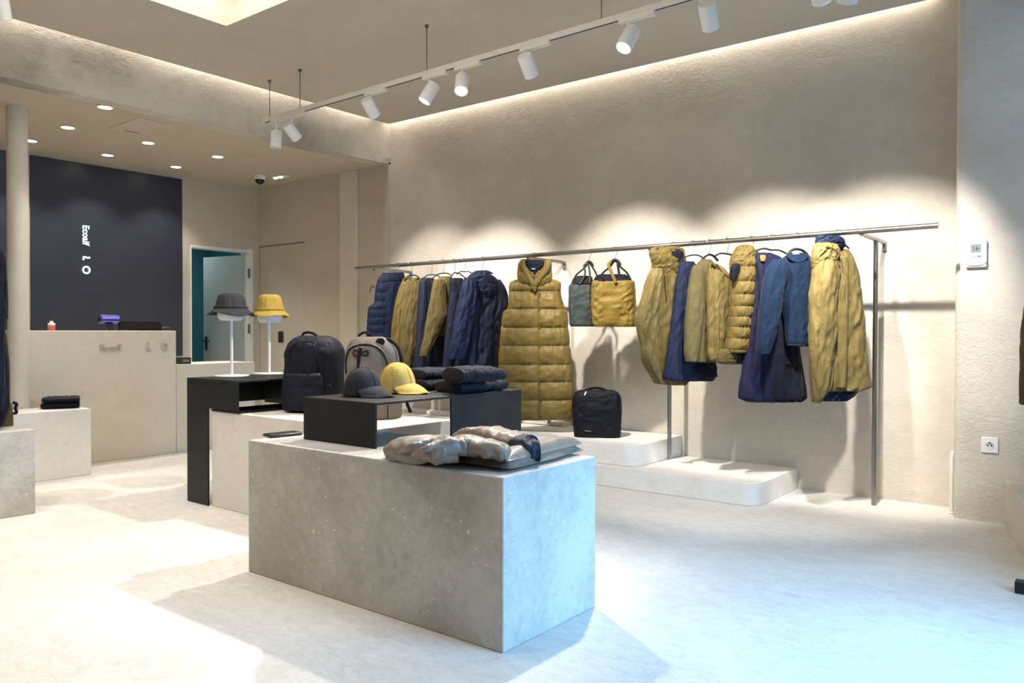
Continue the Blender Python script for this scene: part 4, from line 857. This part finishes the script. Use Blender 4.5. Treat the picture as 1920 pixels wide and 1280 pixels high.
# ------------------------------------------------------------------ hats on stands
def hat_stand(base, pole_top_px, label):
    t_ = empty('hat_stand', tuple(base), label, 'stand', 'white hat stands'); return t_
def bucket(px0, hatlab, standlab, mat, hatpx, seed):
    """px0: pole foot; hatpx: crown top, brim centre (image points)"""
    b = onz(px0[0], px0[1], RZ); pl = Plane(b, 38)
    s_ = empty('hat_stand', tuple(b), standlab, 'stand', 'white hat stands')
    top = pl.at(px0[0], hatpx['form_bottom']).z
    build('foot', MB().lathe(b, [(.0, .001), (.120, .001), (.122, .004), (.120, .009), (.0, .010)], 40), WHITEP, s_)
    build('pole', MB().tube([b+Vector((0, 0, .009)), Vector((b.x, b.y, top+.01))], .0105, 14), WHITEP, s_)
    cz = pl.at(hatpx['cx'], hatpx['brim']).z; cr = pl.at(hatpx['cx'], hatpx['brim']); c = Vector((cr.x, cr.y, 0))
    build('head_form', MB().lathe((c.x, c.y, 0), [(0, top), (.072, top+.001), (.088, top+.022), (.094, top+.05), (.088, top+.11), (.05, top+.16), (0, top+.165)], 36), WHITEP, s_)
    ht = empty('bucket_hat', (c.x, c.y, cz), hatlab, 'hat')
    topz = pl.at(hatpx['cx'], hatpx['top']).z; hw = hatpx['crown']/2/275; bw = hatpx['brimw']/2/275
    rs = []; seg = 64
    prof = [(0, 1), (.40, .995), (.62, .965), (.745, .89), (.82, .74), (.89, .48), (.97, .18), (1.04, .0)]
    zc = cz+.012
    def wob(a, k, amp): return amp*nz(math.cos(a)*k+seed, math.sin(a)*k, seed)
    for r_, h_ in prof[1:]:
        rs.append([Vector((c.x+(hw*r_+wob(a, 3+2*h_, .008))*math.cos(a), c.y+(hw*r_+wob(a, 3+2*h_, .008))*math.sin(a), zc+(topz-zc)*h_+wob(a, 2, .006))) for a in [2*math.pi*k/seg for k in range(seg)]])
    w = MB(); w.rings(rs, True, False); build('crown', w, mat, ht, sharp=60)
    rs = []
    for k, (f_, dz) in enumerate(((0, .014), (.03, .004), (.35, -.010), (.7, -.024), (1, -.034), (.985, -.038), (.6, -.026), (.0, -.002))):
        rs.append([Vector((c.x+(hw*1.04+(bw-hw*1.04)*f_)*math.cos(a), c.y+(hw*1.04+(bw-hw*1.04)*f_)*math.sin(a), zc+dz+f_*(wob(a, 1.6, .028)))) for a in [2*math.pi*q/seg for q in range(seg)]])
    w = MB(); w.rings(rs, False, False); build('brim', w, mat, ht, sharp=70)
    build('seam_band', MB().tube([Vector((c.x+hw*1.045*math.cos(a), c.y+hw*1.045*math.sin(a), zc+.016)) for a in [2*math.pi*k/40 for k in range(41)]], .0045, 8, False), mat, ht)
bucket((434.5, 705.3), 'charcoal bucket hat on the left white stand', 'white hat stand holding the charcoal bucket hat', HATG, dict(form_bottom=601, cx=433, brim=583, top=550, crown=62, brimw=90), 3)
bucket((505, 701), 'ochre yellow bucket hat on the right white stand', 'white hat stand holding the ochre bucket hat', HATY, dict(form_bottom=605, cx=506, brim=587, top=552, crown=58, brimw=80), 8)

# ------------------------------------------------------------------ caps
def cap(foot, label, mat, wpx, hpx, yaw, seed, dx=0):
    b = onz(foot[0], foot[1], RZ+.002); dist = (b-CAM).dot(FW); k = dist/F; rw = wpx*k/2; hh = hpx*k
    fx = Vector((math.cos(R(yaw)), math.sin(R(yaw)), 0)); fy = Vector((-fx.y, fx.x, 0)); Z = Vector((0, 0, 1))
    g = empty('baseball_cap', tuple(b), label, 'cap', None)
    rs = []; seg = 72
    for i in range(22):
        t = i/21; ph = R(90)*t; rr_ = rw*(math.cos(ph)**.8); z = hh*(math.sin(ph)**1.05)
        ring = []
        for q in range(seg):
            a = 2*math.pi*q/seg; sm = 1-.03*math.exp(-((((a/(math.pi/3)) % 1)-.5)/.06)**2)*0
            pan = abs(math.sin(3*a)); r_ = rr_*(1-.018*(1-pan)**6)*(1+.05*nz(math.cos(a)*2+seed, math.sin(a)*2, t*2))
            ring.append(b+fx*(r_*1.12*math.cos(a)-(0 if True else 0))+fy*(r_*.95*math.sin(a))+Z*(.004+z*(1+.08*math.cos(a)*(1-t))))
        rs.append(ring)
    w = MB(); w.rings(rs, False, True); build('crown', w, mat, g, sharp=80)
    # visor: curved sheet from the front of the crown
    top = []; N, M = 28, 12; L = rw*.98
    for i in range(N+1):
        a = R(-60+120*i/N); row = []
        for j in range(M+1):
            s = j/M; bx = rw*1.10*math.cos(a); by = rw*.97*math.sin(a)
            ext = L*s*(math.cos(a*.85)**.7 if abs(a) < R(89) else 0)
            y = by*(1+.10*s); x = bx+ext
            z = .022+.030*math.cos(a*1.25)*1.0-.052*s*s*.6-.050*(abs(math.sin(a))**2)*s*.45-.012*s
            row.append(b+fx*x+fy*y+Z*max(.004, z))
        top.append(row)
    w = MB(); n1 = M+1; th = Z*-.005
    vs = [p for r_ in top for p in r_]; nv = len(vs); vs2 = [p+th*.6 for p in vs]; fs = []
    for i in range(N):
        for j in range(M):
            q = (i*n1+j, i*n1+j+1, (i+1)*n1+j+1, (i+1)*n1+j); fs.append(q); fs.append(tuple(nv+x for x in q[::-1]))
    for i in range(N): fs.append((i*n1+M, nv+i*n1+M, nv+(i+1)*n1+M, (i+1)*n1+M))
    for j in range(M): fs.append((j, nv+j, nv+j+1, j+1)); fs.append((N*n1+j+1, nv+N*n1+j+1, nv+N*n1+j, N*n1+j))
    w.add(vs+vs2, fs); build('visor', w, mat, g, sharp=60)
    w = MB()
    for k in range(6):
        a = math.pi/3*k; w.tube([b+fx*(rw*1.12*(math.cos(R(90)*t)**.8)*1.004*math.cos(a))+fy*(rw*.95*(math.cos(R(90)*t)**.8)*1.004*math.sin(a))+Z*(.004+hh*1.004*(math.sin(R(90)*t)**1.05)*(1+.08*math.cos(a)*(1-t))) for t in [q/14 for q in range(15)]], .0018, 6)
    build('panel_seams', w, mat, g)
    build('button', MB().lathe(b+Z*(hh+.003), [(0, .004), (.008, .003), (.009, -.002), (0, -.004)], 14), mat, g)
cap((680, 741), 'charcoal baseball cap at the front of the riser', CAPG, 72, 50, -2, 2)
cap((744, 735), 'mustard yellow baseball cap beside the charcoal cap', CAPY, 70, 54, 2, 5)

# ------------------------------------------------------------------ folded clothes
def folded(name, c, ax, L, W, H, mat, label, cat, group, seed, layers=2, lump=.006):
    """folded cloth: rounded bundle with fold lines along its long edge"""
    c = Vector(c); ax = Vector(ax).normalized(); ay = Vector((-ax.y, ax.x, 0)); Z = Vector((0, 0, 1))
    g = empty(name, tuple(c), label, cat, group); lh = H/layers
    for k in range(layers):
        rs = []; n = 44; m = 56
        for i in range(n+1):
            t = i/n; x = (t-.5)*L; endk = min(1, (min(t, 1-t)/.07))**.5 if 0 < t < 1 else .25
            ring = []
            for q in range(m):
                a = 2*math.pi*q/m; cy, cz = math.cos(a), math.sin(a)
                yy = math.copysign(abs(cy)**.5, cy)*W/2; zz = math.copysign(abs(cz)**.7, cz)*lh/2
                d = lump*(ridge(t*5+k*3, cy*2.0+seed, seed+k)-.3)+.5*lump*(ridge(t*12, cy*4+seed, seed+2)-.3)
                sc = .9+.1*endk
                z_ = lh*(k+.5)+zz*endk*(1.0)+(d if cz > -.3 else 0)*(1 if cz > 0 else .3)
                ring.append(c+ax*(x*(1+.02*nz(cy*3, k, seed)))+ay*(yy*sc+.012*nz(t*4, seed, k))+Z*max(.001, z_+.006*nz(t*2.5, cy, seed)))
            rs.append(ring)
        w = MB(); w.rings(rs); build('fold', w, mat, g, sharp=180)
    return g
RX = Vector((.25, 1, 0))
q1 = onz(905, 731, RZ); q2 = onz(842, 727, RZ)
folded('folded_trousers', onz(900, 733, RZ)+Vector((0, .03, .001)), (.75, .66, 0), .27, .26, .085, FOLDN, 'dark navy folded trousers, lower of the right pile on the riser', 'trousers', 'folded trousers on the riser', 4, 1, .010) if False else None
def roll(name, pts, rads, mat, label, cat, group, seed, flat=.5, parent=None, amp=.006, seams=0, zmin=.5525):
    """soft rolled or folded bundle following points; rads give the half width; flattened in height"""
    P = spline(pts, 60); n = len(P); rs = []; m = 48; Z = Vector((0, 0, 1))
    for i, p in enumerate(P):
        t = (P[min(i+1, n-1)]-P[max(i-1, 0)]).normalized(); side = Z.cross(t).normalized(); u = i/(n-1)
        k = u*(len(rads)-1); j = min(int(k), len(rads)-2); r_ = rads[j]+(rads[j+1]-rads[j])*(k-j)
        endk = min(1, min(u, 1-u)/.05+.001)**.5 if 0 < u < 1 else .05
        if seams: ch = abs(math.sin(math.pi*u*seams))**.45; r_ *= .93+.07*ch
        else: ch = 1
        ring = []
        for q in range(m):
            a = 2*math.pi*q/m; cy, cz = math.cos(a), math.sin(a)
            d = amp*(ridge(u*7+.3*cy, cy*.7+cz*.5, seed)-.3)+amp*.5*(ridge(u*17+.6*cy, cy*1.2+cz*.8, seed+3)-.3)
            cyy = math.copysign(abs(cy)**.75, cy); czz = math.copysign(abs(cz)**.85, cz)
            pp = p+side*((r_*endk+d)*cyy)+Z*((r_*flat*endk*(.82+.18*ch)+d)*czz)
            ring.append(Vector((pp.x, pp.y, max(pp.z, zmin))))
        rs.append(ring)
    w = MB(); w.rings(rs)
    if parent: return build(name, w, mat, parent, sharp=180)
    o = build(name, w, mat, None, sharp=180, loc=P[0]); tag(o, label, cat, group); return o
GR = 'folded dark navy trousers on the riser'
def zup(p, z): return Vector((p.x, p.y, z))
def trousers(label, edge0, edge1, z0, h, W, seed):
    """folded pair: a long soft slab whose front edge runs between two image points"""
    a = onz(*edge0, z0); b = onz(*edge1, z0); d = (b-a).normalized(); n_ = Vector((-d.y, d.x, 0))
    if n_.dot(FW) < 0: n_ = -n_
    c = (a+b)/2+n_*W/2
    g = empty('folded_trousers', tuple(zup(c, z0)), label, 'trousers', GR)
    L = (b-a).length
    for k in range(1):
        pts = [zup(c-d*L/2*.98, z0+h*.46), zup(c-d*L/5+n_*.006, z0+h*.52), zup(c+d*L/5, z0+h*.52), zup(c+d*L/2*.97, z0+h*.47)]
        roll('leg_fold', pts, [W*.46, W/2, W/2, W*.47], FOLDN, None, None, None, seed+k, h*1.05/W, g, .009)
    a2 = a+d*L*.97+n_*W*.25; roll('leg_end', [zup(a2-d*.06, z0+h*.5), zup(a2, z0+h*.5), zup(a2+d*.035+n_*.02, z0+h*.42)], [W*.2, W*.24, W*.18], FOLDN, None, None, None, seed+2, h*1.5/W, g, .008)
    return g
z0 = RZ+.001
trousers('folded dark trousers, lower pair of the right pile beside the yellow cap', (862, 738), (948, 732), z0, .065, .22, 201)
trousers('folded dark trousers, upper pair of the right pile beside the yellow cap', (863, 717), (942, 714), z0+.067, .070, .20, 205)
trousers('folded dark trousers, lower pair of the left pile next to the yellow cap', (800, 733), (858, 728), z0, .055, .2, 209)
trousers('folded dark trousers, upper pair of the left pile next to the yellow cap', (796, 713), (858, 709), z0+.057, .055, .2, 213)
# folded navy garment on the left block
a = onz(74, 768, .551); b = onz(151, 765, .551); d = (b-a).normalized(); n_ = Vector((-d.y, d.x, 0)); n_ = n_ if n_.dot(FW) > 0 else -n_
g = empty('folded_trousers', tuple((a+b)/2), 'folded navy trousers lying on the block by the cash desk', 'trousers')
c0 = (a+b)/2+n_*.13
for k in range(2):
    L = (b-a).length; z = .552+.024+.045*k
    roll('leg_fold', [zup(c0-d*L*(.5-.03*k), z-.004), zup(c0-d*L*.3, z), zup(c0+d*L*.2, z), zup(c0+d*L*.49, z)], [.06, .12, .12, .12], NAVYD, None, None, None, 221+k, .2, g, .004)

# folded grey puffer jacket on the front table
g = empty('folded_puffer', tuple(onz(910, 850, TZ)), 'grey taupe puffer jacket folded on the front table', 'jacket')
def tp(x, y, z): return onz(x, y, TZ+z)
def slab(name, q, th, mat, seed, ch=3, amp=.012, z0=.003, rot=0):
    """quilted slab over a quad given by four points (near left, near right, far right, far left)"""
    N, M = 70, 60; A, B, C_, D_ = q; top = []; bot = []
    for i in range(N+1):
        u = i/N
        for j in range(M+1):
            v = j/M; p = A*(1-u)*(1-v)+B*u*(1-v)+C_*u*v+D_*(1-u)*v
            eu = min(u, 1-u)*2; ev = min(v, 1-v)*2; edge = (1-(1-min(1, eu*3.2))**2.4)*(1-(1-min(1, ev*1.8))**2.4)
            edge = max(0, edge)**.5
            s = v if rot else u; puff = abs(math.sin(math.pi*s*ch))**.45
            wr = (ridge(u*6+seed, v*3, seed)-.3)+.5*(ridge(u*13, v*6+u*3, seed+2)-.3)
            h = edge*(th*(.62+.38*puff)+amp*.5*wr)
            nrm = Vector((nz(u*3, v*3, seed)*.012, nz(u*3+5, v*3, seed)*.012, 0))
            top.append(p+nrm+Vector((0, 0, z0+th*.28+max(-.2*th, h*.9)))); bot.append(p+nrm+Vector((0, 0, z0+th*.28-th*.28*edge)))
    n1 = M+1; nv = len(top); fs = []
    for i in range(N):
        for j in range(M):
            q_ = (i*n1+j, (i+1)*n1+j, (i+1)*n1+j+1, i*n1+j+1); fs.append(q_); fs.append(tuple(nv+x for x in q_[::-1]))
    for i in range(N): fs.append((i*n1, nv+i*n1, nv+(i+1)*n1, (i+1)*n1)); fs.append(((i+1)*n1+M, nv+(i+1)*n1+M, nv+i*n1+M, i*n1+M))
    for j in range(M): fs.append((j+1, nv+j+1, nv+j, j)); fs.append((N*n1+j, nv+N*n1+j, nv+N*n1+j+1, N*n1+j+1))
    w = MB(); w.add(top+bot, fs); return build(name, w, mat, g, sharp=180)
slab('back_panel', (tp(795, 862, 0), tp(955, 887, 0), tp(1095, 851, 0), tp(900, 834, 0)), .050, PUFF, 301, 4, .008)
slab('front_panel', (tp(800, 865, .0), tp(955, 887, .0), tp(1092, 850, .0), tp(985, 837, .0)), .044, PUFF, 305, 4, .007, .034)
hood = roll('hood', [tp(746, 842, .028), tp(770, 841, .046), tp(800, 842, .060), tp(835, 846, .062), tp(862, 852, .05)], [.055, .115, .13, .105, .05], PUFF, None, None, None, 311, .40, g, .010, 0, TZ+.002)
sl = roll('sleeve', [tp(806, 846, .074), tp(838, 836, .092), tp(880, 835, .090), tp(920, 842, .082), tp(958, 852, .064)], [.060, .066, .062, .060, .046], PUFF, None, None, None, 317, .60, g, .006, 3, TZ+.002)
sl2 = roll('sleeve', [tp(862, 822, .050), tp(888, 816, .078), tp(922, 818, .088), tp(956, 826, .084), tp(984, 835, .074)], [.046, .064, .068, .066, .060], PUFF, None, None, None, 323, .62, g, .006, 3, TZ+.002)
roll('cuff', [tp(966, 832, .066), tp(986, 838, .070), tp(1012, 846, .054)], [.060, .066, .054], PUFD, None, None, None, 331, .66, sl2, .009, 0, TZ+.002)
for k, q in enumerate((((735, 840, .05), (757, 830, .085), (790, 820, .10)), ((752, 848, .06), (775, 836, .10), (812, 824, .115)), ((775, 854, .065), (800, 840, .110), (826, 828, .120)))):
    roll('hood_pleat', [tp(*p) for p in q], [.010, .016, .012], PUFF, None, None, None, 340+k, .75, hood, .003)
tag(sl2, 'sleeve turned to show its slate lining') if False else None

# ------------------------------------------------------------------ camera, world, view
cd = bpy.data.cameras.new('camera'); cam = bpy.data.objects.new('camera', cd); COL.objects.link(cam)
cd.sensor_width = 36; cd.sensor_fit = 'HORIZONTAL'; cd.lens = F/1920*36; cd.clip_start = .05; cd.clip_end = 60
cam.matrix_world = Matrix(((RT.x, UP.x, -FW.x, CAM.x), (RT.y, UP.y, -FW.y, CAM.y), (RT.z, UP.z, -FW.z, CAM.z), (0, 0, 0, 1)))
sc = bpy.context.scene; sc.camera = cam
wd_ = bpy.data.worlds.new('world'); sc.world = wd_; wd_.use_nodes = True
bg = wd_.node_tree.nodes['Background']; bg.inputs[0].default_value = (.45, .68, 1, 1); bg.inputs[1].default_value = 1.0
sc.view_settings.view_transform = 'Standard'; sc.view_settings.look = 'None'; sc.view_settings.gamma = 1; sc.view_settings.use_curve_mapping = False
sc.view_settings.exposure = 0.2
sc.cycles.max_bounces = 8; sc.cycles.diffuse_bounces = 5; sc.cycles.use_denoising = True; sc.cycles.sample_clamp_indirect = 6
